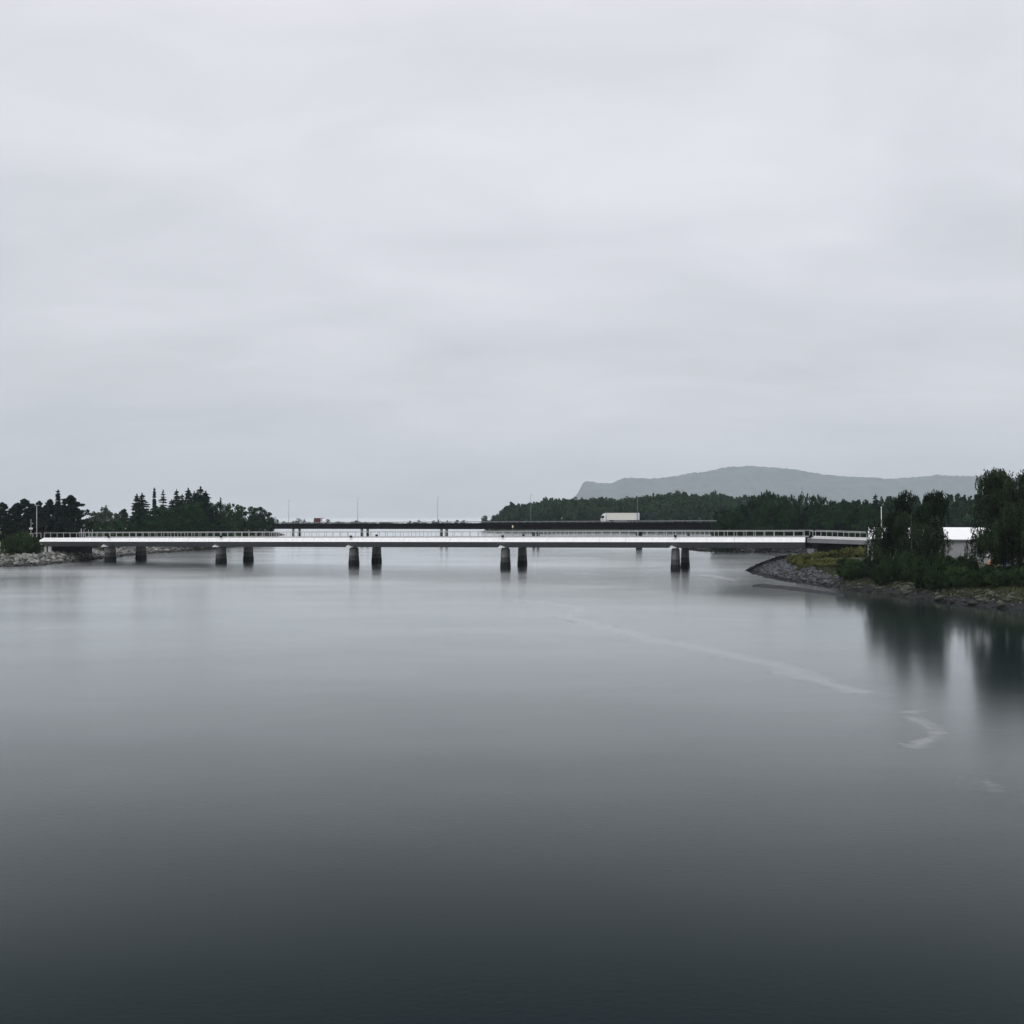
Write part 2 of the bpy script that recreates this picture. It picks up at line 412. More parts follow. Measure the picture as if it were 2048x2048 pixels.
# ------------------------------------------------------------------ land
def signed_dist(px, py, poly):
    P = np.asarray(poly, float); Q = np.roll(P, -1, 0)
    best = np.full(px.shape, 1e18); inside = np.zeros(px.shape, bool)
    for (ax, ay), (bx, by) in zip(P, Q):
        dx, dy = bx - ax, by - ay
        t = np.clip(((px - ax) * dx + (py - ay) * dy) / (dx * dx + dy * dy), 0, 1)
        best = np.minimum(best, (px - ax - t * dx) ** 2 + (py - ay - t * dy) ** 2)
        c = (ay > py) != (by > py)
        with np.errstate(divide='ignore', invalid='ignore'):
            inside ^= c & (px < (bx - ax) * (py - ay) / (by - ay if by != ay else 1e-9) + ax)
    d = np.sqrt(best)
    return np.where(inside, d, -d)
def rough(x, y, s, seed=0.0):
    return mnoise.fractal(Vector((x * s + seed, y * s - seed, seed)), 1.0, 2.0, 4)
class Land:
    def __init__(s, poly, top, run, hill=None, amp=0.25, seed=1.0):
        s.poly, s.top, s.run, s.hill, s.amp, s.seed = poly, top, run, hill, amp, seed
    def sd(s, x, y): return signed_dist(np.asarray(x, float), np.asarray(y, float), s.poly)
    def zs(s, x, y):
        d = s.sd(x, y)
        z = np.where(d > 0, s.top * (1 - np.exp(-np.maximum(d, 0) / s.run)), np.maximum(d * 0.35, -1.2))
        if s.hill is not None: z = z + s.hill(x, y) * np.clip(d / 40.0, 0, 1)
        k = np.array([rough(a, b, 0.09, s.seed) for a, b in zip(np.ravel(x), np.ravel(y))]).reshape(z.shape)
        return z + k * s.amp * np.clip((d + 1) / 4, 0.15, 1)
    def z(s, x, y): return float(s.zs(np.array([x]), np.array([y]))[0])
    def build(s, name, x0, x1, y0, y1, step, mat):
        xs = np.arange(x0, x1 + step, step); ys = np.arange(y0, y1 + step, step)
        X, Y = np.meshgrid(xs, ys); D = s.sd(X, Y)
        Z = s.zs(X, Y)
        keep = D > -3.5 * max(1, step)
        V = np.stack([X, Y, Z], -1).reshape(-1, 3); nx = len(xs); ny = len(ys)
        I = np.arange(nx * ny).reshape(ny, nx)
        F = np.stack([I[:-1, :-1], I[:-1, 1:], I[1:, 1:], I[1:, :-1]], -1).reshape(-1, 4)
        K = keep.ravel()
        F = F[K[F].all(1)]
        used = np.unique(F); remap = np.zeros(len(V), int); remap[used] = np.arange(len(used))
        o = obj(name, mesh_from(name, V[used], remap[F], smooth=True, mats=(mat,)))
        return tag(o, kind='structure')

def icosphere():
    t = (1 + 5 ** .5) / 2
    V = np.array([(-1, t, 0), (1, t, 0), (-1, -t, 0), (1, -t, 0), (0, -1, t), (0, 1, t), (0, -1, -t), (0, 1, -t), (t, 0, -1), (t, 0, 1), (-t, 0, -1), (-t, 0, 1)], float)
    V /= np.linalg.norm(V[0])
    F = [(0, 11, 5), (0, 5, 1), (0, 1, 7), (0, 7, 10), (0, 10, 11), (1, 5, 9), (5, 11, 4), (11, 10, 2), (10, 7, 6), (7, 1, 8), (3, 9, 4), (3, 4, 2), (3, 2, 6), (3, 6, 8), (3, 8, 9), (4, 9, 5), (2, 4, 11), (6, 2, 10), (8, 6, 7), (9, 8, 1)]
    V = [tuple(v) for v in V]; cache = {}; G = []
    def mid(a, b):
        k = (min(a, b), max(a, b))
        if k not in cache:
            m = np.array(V[a]) + np.array(V[b]); V.append(tuple(m / np.linalg.norm(m))); cache[k] = len(V) - 1
        return cache[k]
    for a, b, c in F:
        x, y, z = mid(a, b), mid(b, c), mid(c, a); G += [(a, x, z), (b, y, x), (c, z, y), (x, y, z)]
    return np.array(V), np.array(G)
ICO_V, ICO_F = icosphere()
def stones(P, size, rng, flat=0.65):
    """angular blocks: a sphere cut by random planes"""
    VV = []; FF = []; TT = []
    for i, (p, s) in enumerate(zip(P, size)):
        v = ICO_V.copy()
        for k in range(6):
            n = unit(1, rng)[0]; c = rng.uniform(0.35, 0.75)
            d = v @ n; v = v - np.maximum(d - c, 0)[:, None] * n
        v = v * np.array([rng.uniform(.8, 1.5), rng.uniform(.7, 1.1), rng.uniform(.6, 1.0) * flat * 1.3]) * s * .62
        a = rng.uniform(0, 6.283); t = rng.normal(0, .3)
        Rm = np.array(Matrix.Rotation(a, 3, 'Z') @ Matrix.Rotation(t, 3, 'X'))
        VV.append(v @ Rm.T + p); FF.append(ICO_F + i * len(ICO_V)); TT.append(np.full(len(v), rng.uniform(0, 1)))
    return np.concatenate(VV), np.concatenate(FF), np.concatenate(TT)
def rubble(land, name, box, n, sd0, sd1, s0, s1, mat, label, seed, extra=None):
    rng = np.random.default_rng(seed); xs = rng.uniform(box[0], box[1], n * 30); ys = rng.uniform(box[2], box[3], n * 30)
    d = land.sd(xs, ys); ok = (d > sd0) & (d < sd1)
    if extra is not None: ok &= extra(xs, ys, d)
    xs, ys = xs[ok][:n], ys[ok][:n]
    zs = land.zs(xs, ys); sz = s0 + (s1 - s0) * rng.uniform(0, 1, len(xs)) ** 2
    V, F, T = stones(np.stack([xs, ys, zs + sz * 0.1], 1), sz, rng)
    o = obj(name, mesh_from(name, V, F, T, mats=(mat,)))
    return tag(o, label, 'stones', kind='stuff')
def grass_patch(land, name, box, n, sd0, sd1, ln, mat, label, seed, extra=None):
    rng = np.random.default_rng(seed); xs = rng.uniform(box[0], box[1], n * 12); ys = rng.uniform(box[2], box[3], n * 12)
    d = land.sd(xs, ys); ok = (d > sd0) & (d < sd1)
    if extra is not None: ok &= extra(xs, ys, d)
    xs, ys = xs[ok][:n], ys[ok][:n]; zs = land.zs(xs, ys); k = len(xs)
    A = np.stack([rng.normal(0, .45, k), rng.normal(0, .45, k), np.ones(k)], 1)
    T = np.array([0.5 + 0.6 * rough(a, b, 0.18, seed) for a, b in zip(xs, ys)]) + rng.normal(0, .15, k)
    V, T = leaves(np.stack([xs, ys, zs + ln * .35], 1), ln, rng, 0.3, A, np.clip(T, 0, 1))
    o = obj(name, mesh_from(name, V, np.arange(len(V)).reshape(-1, 4), T, mats=(mat,)))
    return tag(o, label, 'grass', kind='stuff')

# right bank
shore_r = [on_water(*p) for p in ((2043, 1220), (1943, 1210), (1877, 1202), (1807, 1193), (1728, 1182), (1690, 1179), (1640, 1172), (1586, 1164), (1542, 1156), (1511, 1147), (1498, 1140))]
RB = Land([(420, 60), (110, 72), (82, 100), (70, 125)] + shore_r + [(56, 254), (66, 262), (76, 282), (92, 305), (104, 330), (420, 345)], 4.2, 6.5, amp=0.3, seed=3.1)
RB.build('right_bank', 46, 130, 70, 345, 1.0, M['gr'])
RB.build('right_bank', 130, 421, 60, 345, 6.0, M['gr'])
# left bank
LB = Land([(-700, 190), (-300, 215), (-170, 240), (-136, 256)] +
          [on_water(*p) for p in ((0, 1134), (78, 1131), (124, 1126), (165, 1122), (208, 1117), (233, 1114), (292, 1108), (358, 1103), (435, 1097))] +
          [(-108, 470), (-110, 520), (-120, 570), (-140, 640), (-151, 735), (-175, 770), (-700, 790)], 2.75, 4.5, amp=0.35, seed=7.7)
LB.build('left_bank', -230, -100, 225, 540, 1.25, M['gl'])
LB.build('left_bank', -700, -230, 190, 790, 8.0, M['gl'])
LB.build('left_bank', -232, -100, 540, 790, 4.0, M['gl'])
# far shore with the wooded rise
def rise(x, y):
    x = np.asarray(x, float); y = np.asarray(y, float)
    u = x / np.maximum(y, 1)
    return np.interp(u, [-0.03, 0.03, 0.08, 0.15, 0.25, 0.5], [1.0, 7, 8, 12, 9, 8]) * np.clip((y - 600) / 350, 0, 1)
FS = Land([(-22, 862), (20, 838), (100, 822), (165, 765), (150, 640), (112, 520), (76, 450), (64, 405), (66, 386), (74, 373), (92, 369), (108, 366), (140, 352), (700, 352), (900, 1200), (60, 1200), (-10, 1000), (-26, 910)], 3.0, 9.0, hill=rise, amp=0.3, seed=5.5)
FS.build('far_shore', -45, 720, 345, 1190, 5.0, M['gf'])
# far spit seen beyond the dark bridge
SP = Land([(-560, 1300), (-330, 1230), (-120, 1240), (-40, 1290), (30, 1250), (90, 1340), (-100, 1420), (-560, 1450)], 2.0, 12.0, amp=0.5, seed=9.3)
SP.build('far_spit', -580, 100, 1200, 1470, 8.0, M['gf'])
# low mud bars: off the gravel point, and under the forest shore
def mud_bar(pts, h, seed):
    L_ = Land(pts, h, 1.2, amp=0.04, seed=seed)
    xs = [p[0] for p in pts]; ys = [p[1] for p in pts]
    L_.build('mud_bar', min(xs) - 3, max(xs) + 3, min(ys) - 3, max(ys) + 3, 0.8, M['mud'])
mud_bar([on_water(*p) for p in ((1503, 1170), (1522, 1167), (1560, 1171), (1600, 1175), (1650, 1182), (1690, 1188), (1690, 1194), (1640, 1188), (1590, 1182), (1545, 1177), (1505, 1174))], 0.16, 2.2)
mud_bar([on_water(*p) for p in ((1505, 1106), (1530, 1107), (1590, 1112), (1640, 1116), (1640, 1119), (1580, 1115), (1540, 1111))], 0.25, 4.4)
mud_bar([on_water(*p) for p in ((1030, 1065.2), (1060, 1065.6), (1085, 1066.6), (1110, 1068.4), (1080, 1067.6), (1050, 1066.4))], 0.2, 6.1)

# ------------------------------------------------------------------ hills in the haze
def build_hills():
    D0 = 12500.0
    prof = [(1100, 1030), (1128, 1018), (1145, 1001), (1154, 988), (1160, 978), (1164, 969), (1170, 964), (1180, 962.5), (1192, 965), (1205, 967), (1222, 967), (1232, 963), (1245, 957), (1262, 956), (1285, 957.5), (1305, 958), (1335, 955), (1362, 951), (1380, 947), (1402, 945), (1430, 940), (1455, 935), (1500, 932.5), (1530, 934), (1560, 936.5), (1590, 939), (1620, 945), (1650, 950), (1690, 953), (1728, 955), (1755, 955), (1772, 959), (1800, 957), (1840, 954), (1872, 951), (1900, 952), (1950, 953), (2050, 958), (2200, 966), (2500, 960), (2900, 985), (3300, 1020)]
    px = np.array([p[0] for p in prof]); pz = np.array([CAM_H + (HORIZON - p[1]) * D0 / FOC for p in prof])
    X = np.arange(east(1100, D0), east(3300, D0), 22.0)
    ridge = np.interp(X / D0 * FOC + 1024, px, pz)
    dep = np.array([-2200, -1800, -1400, -1000, -700, -450, -280, -140, -50, 0, 90, 240, 600])
    sh = np.array([-0.02, 0.10, 0.24, 0.42, 0.58, 0.72, 0.84, 0.93, 0.985, 1.0, 0.97, 0.85, 0.4])
    V = []
    for d, s in zip(dep, sh):
        for x, r in zip(X, ridge):
            z = r * s + rough(x, d, 0.003, 2.0) * 38 * s * (1 - s) * 4 + rough(x, d, 0.02, 4.0) * 5 + random.choice((0, 0, 1.5, 3, 5, 9)) * min(1, max(s, 0) * 2)
            V.append((x, D0 + d, z - 1.0 * (s < 0)))
    nx = len(X); I = np.arange(len(V)).reshape(len(dep), nx)
    F = np.stack([I[:-1, :-1], I[:-1, 1:], I[1:, 1:], I[1:, :-1]], -1).reshape(-1, 4)
    o = obj('hills', mesh_from('hills', V, F, mats=(M['hill'],)))
    tag(o, kind='structure'); return D0, X, ridge, dep, sh
HILL = build_hills()
def hill_house(px, y, label):
    best = None
    D0, X, ridge, dep, sh = HILL
    for d in np.linspace(-1700, -30, 300):
        x = east(px, D0 + d); s = np.interp(d, dep, sh); r = np.interp(x, X, ridge)
        z = r * s + rough(x, d, 0.003, 2.0) * 38 * s * (1 - s) * 4
        yy = HORIZON - (z - CAM_H) * FOC / (D0 + d)
        if best is None or abs(yy - y) < best[0]: best = (abs(yy - y), x, D0 + d, z)
    r = tag(empty('house', best[1:]), label, 'house', 'white houses on the far hillside')
    MB().box((0, 0, 4), (14, 9, 12)).build('wall', M['white'], r)
    MB().loft([[(x, -5.5, 10), (x, 0, 14.5), (x, 5.5, 10)] for x in (-7.5, 7.5)]).build('roof', M['lampm'], r)
def later_houses():
    hill_house(1275, 988, 'tiny white house on the hazy hillside above the truck tail')
    hill_house(1462, 990, 'tiny white house low on the hazy hillside, left one of a pair')
    hill_house(1474, 991, 'tiny white house low on the hazy hillside, right one of a pair')
later_houses()

# ------------------------------------------------------------------ water
def water_material():
    m = bpy.data.materials.new('river_water'); m.use_nodes = True; nt = m.node_tree; L = nt.links.new
    nt.nodes.remove(nt.nodes['Principled BSDF'])
    p = geo_pos(nt)
    body = nt.nodes.new('ShaderNodeBsdfDiffuse'); body.inputs['Color'].default_value = (0.0038, 0.0112, 0.0135, 1)
    gl = nt.nodes.new('ShaderNodeBsdfGlossy'); gl.inputs['Color'].default_value = (0.975, 1.0, 0.997, 1)
    # calm lanes and breeze patches change how fine the ripples are
    big = noise_node(nt, 0.014, 5, 0.6, p, (1.0, 2.4, 1))
    mr = nt.nodes.new('ShaderNodeMapRange'); mr.inputs['From Min'].default_value = 0.35; mr.inputs['From Max'].default_value = 0.65
    mr.inputs['To Min'].default_value = 0.165; mr.inputs['To Max'].default_value = 0.225
    L(big.outputs['Fac'], mr.inputs['Value'])
    sp = nt.nodes.new('ShaderNodeSeparateXYZ'); L(p, sp.inputs[0])
    wob = nt.nodes.new('ShaderNodeMath'); wob.operation = 'MULTIPLY_ADD'; wob.inputs[1].default_value = 30; L(big.outputs['Fac'], wob.inputs[0]); L(sp.outputs['X'], wob.inputs[2])
    lee = nt.nodes.new('ShaderNodeMapRange'); lee.interpolation_type = 'SMOOTHSTEP'
    lee.inputs['From Min'].default_value = 34; lee.inputs['From Max'].default_value = 56; L(wob.outputs[0], lee.inputs['Value'])
    far = nt.nodes.new('ShaderNodeMapRange'); far.interpolation_type = 'SMOOTHSTEP'
    far.inputs['From Min'].default_value = 165; far.inputs['From Max'].default_value = 215; far.inputs['To Min'].default_value = 1; far.inputs['To Max'].default_value = 0
    L(sp.outputs['Y'], far.inputs['Value'])
    lf = nt.nodes.new('ShaderNodeMath'); lf.operation = 'MULTIPLY'; L(lee.outputs[0], lf.inputs[0]); L(far.outputs[0], lf.inputs[1])
    rm = nt.nodes.new('ShaderNodeMix'); rm.data_type = 'FLOAT'; L(lf.outputs[0], rm.inputs[0]); L(mr.outputs[0], rm.inputs[2]); rm.inputs[3].default_value = 0.112
    L(rm.outputs[0], gl.inputs['Roughness'])
    n1 = noise_node(nt, 1.8, 3, 0.6, p, (0.6, 1.0, 1)); n2 = noise_node(nt, 0.22, 2, 0.5, p, (0.6, 1.2, 1))
    a = nt.nodes.new('ShaderNodeMath'); a.operation = 'MULTIPLY_ADD'; a.inputs[1].default_value = 0.14
    L(n1.outputs['Fac'], a.inputs[0])
    s = nt.nodes.new('ShaderNodeMath'); s.operation = 'MULTIPLY'; s.inputs[1].default_value = 0.18
    L(n2.outputs['Fac'], s.inputs[0]); L(s.outputs[0], a.inputs[2])
    bm = nt.nodes.new('ShaderNodeBump'); bm.inputs['Strength'].default_value = 0.12; bm.inputs['Distance'].default_value = 0.25
    L(a.outputs[0], bm.inputs['Height']); L(bm.outputs[0], gl.inputs['Normal'])
    # reflectance against viewing angle
    lw = nt.nodes.new('ShaderNodeLayerWeight'); lw.inputs['Blend'].default_value = 0.5
    r = nt.nodes.new('ShaderNodeFloatCurve'); c = r.mapping.curves[0]
    for q, v in ((0.50, .012), (0.58, .022), (0.66, .066), (0.7513, .200), (0.82, .375), (0.88, .58), (0.93, .77), (0.966, .90)): c.points.new(q, v)
    c.points[0].location = (0, .015); c.points[-1].location = (1, 1); r.mapping.update()
    n3 = noise_node(nt, 4.5, 6, 0.7, p, (0.75, 1.05, 1)); n3.inputs['Distortion'].default_value = 0.5; bf = nt.nodes.new('ShaderNodeBump'); bf.inputs['Strength'].default_value = 0.055; bf.inputs['Distance'].default_value = 0.10
    L(n3.outputs['Fac'], bf.inputs['Height']); L(bf.outputs[0], lw.inputs['Normal'])
    # slow patches of breeze: a little more or less sheen
    n4 = noise_node(nt, 0.05, 5, 0.6, p, (0.8, 1.6, 1)); pm = nt.nodes.new('ShaderNodeMath'); pm.operation = 'MULTIPLY_ADD'; pm.inputs[1].default_value = 0.03; pm.inputs[2].default_value = -0.015
    L(n4.outputs['Fac'], pm.inputs[0]); pa = nt.nodes.new('ShaderNodeMath'); pa.operation = 'ADD'; L(lw.outputs['Facing'], pa.inputs[0]); L(pm.outputs[0], pa.inputs[1])
    L(pa.outputs[0], r.inputs['Value'])
    mx = nt.nodes.new('ShaderNodeMixShader'); L(r.outputs[0], mx.inputs[0]); L(body.outputs[0], mx.inputs[1]); L(gl.outputs[0], mx.inputs[2])
    L(mx.outputs[0], nt.nodes['Material Output'].inputs['Surface'])
    return m
WX, WY0, WY1 = 14000, -800, 16500
o = obj('water', mesh_from('water', [(-WX, WY0, 0), (WX, WY0, 0), (WX, WY1, 0), (-WX, WY1, 0)], [(0, 1, 2, 3)], mats=(water_material(),)))
tag(o, kind='structure')

def foam_material():
    m, nt, b, L = nodes('thin_foam_film')
    p = geo_pos(nt)
    n = noise_node(nt, 0.7, 9, 0.72, p, (1, 1.2, 1)); n.inputs['Distortion'].default_value = 0.8
    a = nt.nodes.new('ShaderNodeAttribute'); a.attribute_name = 'tint'
    ad = nt.nodes.new('ShaderNodeMath'); ad.operation = 'ADD'; L(n.outputs['Fac'], ad.inputs[0]); L(a.outputs['Fac'], ad.inputs[1])
    mr = nt.nodes.new('ShaderNodeMapRange'); mr.inputs['From Min'].default_value = 1.18; mr.inputs['From Max'].default_value = 1.5
    mr.inputs['To Max'].default_value = 0.16
    L(ad.outputs[0], mr.inputs['Value']); L(mr.outputs[0], b.inputs['Alpha'])
    b.inputs['Base Color'].default_value = (0.8, 0.82, 0.84, 1); setin(b, Roughness=0.9)
    return m
FOAM = foam_material()
def foam(pts, widths, label, strength=1.0):
    """film of foam lying on the water; tint fades to the rim"""
    P = [Vector((*on_water(*p), 0.004)) for p in pts]
    V = []; T = []; prof = (-1, -0.8, 0, 0.8, 1); tv = (0, 0.8, 1.0, 0.8, 0)
    N = 8; path = []; ws = []
    for k in range(len(P) - 1):
        for j in range(N):
            f = j / N; path.append(P[k].lerp(P[k + 1], f)); ws.append(widths[k] * (1 - f) + widths[k + 1] * f)
    path.append(P[-1]); ws.append(widths[-1])
    for k, p in enumerate(path):
        d = (path[min(k + 1, len(path) - 1)] - path[max(k - 1, 0)]).normalized(); nrm = Vector((-d.y, d.x, 0))
        e = min(1, k / 5, (len(path) - 1 - k) / 5)
        for q, t in zip(prof, tv):
            w = ws[k] * (1 + 0.8 * rough(p.x, p.y, 0.22, q + 4))
            V.append(p + nrm * q * w * 0.5); T.append(t * strength * (0.3 + 0.7 * e))
    I = np.arange(len(V)).reshape(len(path), 5)
    F = np.stack([I[:-1, :-1], I[:-1, 1:], I[1:, 1:], I[1:, :-1]], -1).reshape(-1, 4)
    o = obj('foam_film', mesh_from('foam_film', V, F, T, mats=(FOAM,)))
    tag(o, label, 'foam', kind='stuff')
foam([(1005, 1199), (1081, 1205), (1150, 1213), (1166, 1224), (1120, 1232), (1217, 1255), (1304, 1279), (1380, 1292), (1461, 1309), (1542, 1328), (1624, 1358), (1705, 1380), (1785, 1389)], [2.5, 4, 4.5, 3, 4, 4.6, 5, 4.8, 4.2, 3.6, 3.2, 3.0, 2.6], 'long pale foam streak winding across the river towards the right bank', 1.0)
foam([(1788, 1420), (1820, 1424), (1845, 1418)], [1.0, 1.3, .8], 'small curl of foam at the end of the long streak', 1.1)
foam([(1812, 1424), (1826, 1440), (1846, 1448), (1870, 1468), (1852, 1480), (1832, 1492), (1805, 1498)], [1.2, 1.8, 1.4, 1.7, 1.0, 2.0, 1.2], 'zigzag foam patch beside the reflection of the grey building', .93)
foam([(1108, 1143), (1150, 1146), (1206, 1151)], [5, 4, 3], 'thin bright foam line before the fourth pier pair', 1.4)
foam([(1380, 1146), (1430, 1153), (1490, 1165)], [3, 4, 3], 'thin foam line off the gravel point', 1.3)
foam([(60, 1262), (90, 1256), (118, 1251)], [3, 4, 2], 'faint foam patch on the open water at far left', 1.0)
foam([(1960, 1545), (1985, 1570), (2020, 1600)], [2.0, 3.0, 2.2], 'faint foam wisp low at the right edge', .8)

# ------------------------------------------------------------------ the white bridge
TH = R(18.5)
AX = Vector((math.cos(TH), -math.sin(TH), 0)); NX = Vector((math.sin(TH), math.cos(TH), 0)); BD = 240.9
def bp(t, q, z): return AX * t + NX * (BD + q) + Vector((0, 0, z))
def edge_z(t): return 6.65 + 0.0065 * (t + 16.3)
def t_at(x):                                # where a sight line crosses the near edge
    u = (x - 1024) / FOC; y = BD / (u * math.sin(TH) + math.cos(TH)); return u * y * math.cos(TH) - y * math.sin(TH)
BW = 18.6; TL, TR = t_at(75), t_at(1610)
FH = 1.05                                    # fascia height
br = tag(empty('bridge', bp((TL + TR) / 2, BW / 2, 0)), 'long low white bridge with paired concrete piers across the river', 'bridge')
def local(mb, parent):                       # move a mesh so its vertices are relative to the parent
    L_ = parent.location; mb.v = [(v[0] - L_.x, v[1] - L_.y, v[2] - L_.z) for v in mb.v]; return mb
def stations(t0, t1, n): return [t0 + (t1 - t0) * k / n for k in range(n + 1)]
# fascias: knife-edged sloping white bands on both sides
for side in (0, 1):
    mb = MB(); rings = []
    for k, t in enumerate(stations(TL, TR, 24)):
        s = 1.25 if k == 0 else 0.0; z = edge_z(t)
        Q = [(0, z, 0), (0.95, z + FH, s), (1.25, z + FH, s), (1.25, z + 0.1, 0)]
        rings.append([bp(t + e, q if side == 0 else BW - q, zz) for q, zz, e in Q])
    mb.loft(rings); local(mb, br).build('fascia', M['white'], br)
# box girder below, grey, set 3 mm under the edge
mb = MB(); rings = []
for k, t in enumerate(stations(TL + 0.1, TR - 0.05, 24)):
    z = edge_z(t) - 0.004; s = 1.0 if k == 0 else 0
    rings.append([bp(t + e, q, zz) for q, zz, e in ((0.03, z, 0), (1.7, z - 1.3, s), (BW - 1.7, z - 1.3, s), (BW - 0.03, z, 0), (BW - 1.3, z + 0.78, 0), (1.3, z + 0.78, 0))])
mb.loft(rings); local(mb, br).build('girder', M['grey'], br)
# dark strip just under the knife edge
mb = MB(); rings = []
for t in stations(TL + 0.3, TR - 0.06, 12):
    z = edge_z(t)
    rings.append([bp(t, q, zz) for q, zz in ((0.015, z - 0.006), (0.20, z - 0.16), (0.30, z - 0.16), (0.30, z - 0.006))])
mb.loft(rings); local(mb, br).build('edge_strip', M['black'], br)
mb = MB(); rings = []
for t in stations(TL + 1.5, TR - 0.1, 12):
    z = edge_z(t) + 0.95
    rings.append([bp(t, q, zz) for q, zz in ((1.26, z - .15), (BW - 1.26, z - .15), (BW - 1.26, z), (1.26, z))])
mb.loft(rings); local(mb, br).build('roadway', M['asphalt'], br)
# piers
def t_at_q(x, q):
    u = (x - 1024) / FOC; y = (BD + q) / (u * math.sin(TH) + math.cos(TH)); return u * y * math.cos(TH) - y * math.sin(TH)
PIER_T = [t_at_q(x, 2.9) for x in (221, 442.5, 708, 1011, 1351)]
def pier_ring(t, q, w, l, z):                # an octagon, long across the bridge
    c = 0.38
    pts = ((-w, -l + c * 1.6), (-w + c, -l), (w - c, -l), (w, -l + c * 1.6), (w, l - c * 1.6), (w - c, l), (-w + c, l), (-w, l - c * 1.6))
    return [bp(t + a, q + b, z) for a, b in pts]
for t in PIER_T:
    for q, near in ((2.9, 1), (15.7, 0)):
        zt = edge_z(t) - 1.304
        mb = MB()
        mb.loft([pier_ring(t, q, .86, 1.82, -1.2), pier_ring(t, q, .90, 1.85, 0.75), pier_ring(t, q, .80, 1.80, 1.9), pier_ring(t, q, .70, 1.75, zt - .42), pier_ring(t, q, .45, 1.35, zt)])
        po = local(mb, br).build('pier', M['pier'], br)
        if near:
            zb = zt - .02; w = MB()          # pointed bearing cap under the overhang; pale colour holds the skylight on it
            i = 0
            w.v = [bp(t - 1.0, .30, zb), bp(t + .70, .30, zb), bp(t + .70, 2.4, zb), bp(t - 1.0, 2.4, zb), bp(t - .62, .80, zb + .62), bp(t - .45, 2.2, zb + .62)]
            w.f = [[3, 2, 1, 0], [0, 1, 4], [1, 2, 5, 4], [2, 3, 5], [3, 0, 4, 5]]
            w.v = [tuple(v) for v in w.v]
            c = local(w, br).build('bearing_cap', M['pale'], po)
# left abutment: wall facing the river, two pale posts at its near corner
mb = MB(); zl = edge_z(TL) - 1.31
mb.loft([[bp(TL + 1.6, 1.9, z), bp(TL + 3.0, 1.9, z), bp(TL + 3.0, BW - .5, z), bp(TL + 1.6, BW - .5, z)] for z in (1.2, zl)])
local(mb, br).build('abutment', M['darkc'], br)  # shade under the deck put into the wall's near-black colour
for t0, w in ((TL + .9, .55), (TL + 2.1, .95)):
    mb = MB(); mb.loft([[bp(t0, 1.6, z), bp(t0 + w, 1.6, z), bp(t0 + w, 1.88, z), bp(t0, 1.88, z)] for z in (1.0, zl - .01)])
    local(mb, br).build('abutment_post', M['pale'], br)
# right approach: grey edge beam over a dark recess
TA1 = 34.0
def app_z(t): return edge_z(TR) + FH - 0.03 * max(0, t - TR)      # kerb top
mb = MB(); rings = []
for t in stations(TR + .35, TA1, 10):
    z = app_z(t); rings.append([bp(t, q, zz) for q, zz in ((.7, z - .22), (.7, z - 1.12), (BW - .7, z - 1.12), (BW - .7, z - .22))])
mb.loft(rings); local(mb, br).build('approach_slab', M['grey'], br)
for side in (0, 1):
    mb = MB(); rings = []
    for t in stations(TR + .75, TA1, 8):
        z = app_z(t); rings.append([bp(t, q if side == 0 else BW - q, zz) for q, zz in ((.68, z - .215), (1.1, z - .215), (1.1, z + .05), (.68, z + .05))])
    mb.loft(rings); local(mb, br).build('kerb', M['white'], br)
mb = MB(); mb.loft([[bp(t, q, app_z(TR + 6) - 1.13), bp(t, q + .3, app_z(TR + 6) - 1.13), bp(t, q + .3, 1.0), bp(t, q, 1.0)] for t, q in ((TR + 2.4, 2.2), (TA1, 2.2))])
local(mb, br).build('recess_wall', M['black'], br)  # shadow of the recess painted in: the wall is simply black
mb = MB(); mb.loft([[bp(TR + .36, 1.4, z), bp(TR + 1.75, 1.4, z), bp(TR + 1.75, 3.2, z), bp(TR + .36, 3.2, z)] for z in (0.8, app_z(TR) - 2.45)])
local(mb, br).build('bearing_block', M['grey'], br)
mb = MB(); mb.loft([[bp(TR + .05, q, z) for q, z in ((.1, edge_z(TR)), (1.7, edge_z(TR) - 1.2), (BW - 1.7, edge_z(TR) - 1.2), (BW - .1, edge_z(TR)), (BW - .95, edge_z(TR) + FH - .02), (.95, edge_z(TR) + FH - .02))]] * 1 + [[bp(TR + .30, q, z) for q, z in ((.1, edge_z(TR)), (1.7, edge_z(TR) - 1.2), (BW - 1.7, edge_z(TR) - 1.2), (BW - .1, edge_z(TR)), (BW - .95, edge_z(TR) + FH - .02), (.95, edge_z(TR) + FH - .02))]])
local(mb, br).build('end_face', M['black'], br)  # black face closing the right end of the span

# railings: each a thing with its posts as parts
def post_mesh(h, w=0.085):
    return MB().box((0, 0, h / 2), (w, w, h)).box((0, 0, 0.01), (w * 2, w * 2, 0.02)).mesh('post', M['rail'])
PM = post_mesh(1.27, .095)
def railing(t0, t1, q, zf, n, label):
    r = tag(empty('railing', bp(t0, q, zf(t0))), label, 'railing', 'steel railings of the white bridge')
    mb = MB()
    st = stations(t0, t1, max(2, int((t1 - t0) / 8)))
    mb.tube([bp(t, q, zf(t) + 1.28) for t in st], 0.055, 8)
    local(mb, r).build('top_rail', M['rail'], r)
    for k in range(n):
        t = t0 + (t1 - t0) * k / (n - 1)
        p = obj('post', PM, r); p.location = bp(t, q, zf(t)) - r.location; p.rotation_euler = (0, 0, -TH)
    return r
deck_z = lambda t: edge_z(t) + FH
railing(TL + 1.3, TR - .2, 1.1, deck_z, 95, 'pale steel railing along the near edge of the white bridge')
railing(TL - 1.0, TR + .6, BW - 1.1, deck_z, 96, 'pale steel railing along the far edge of the white bridge')
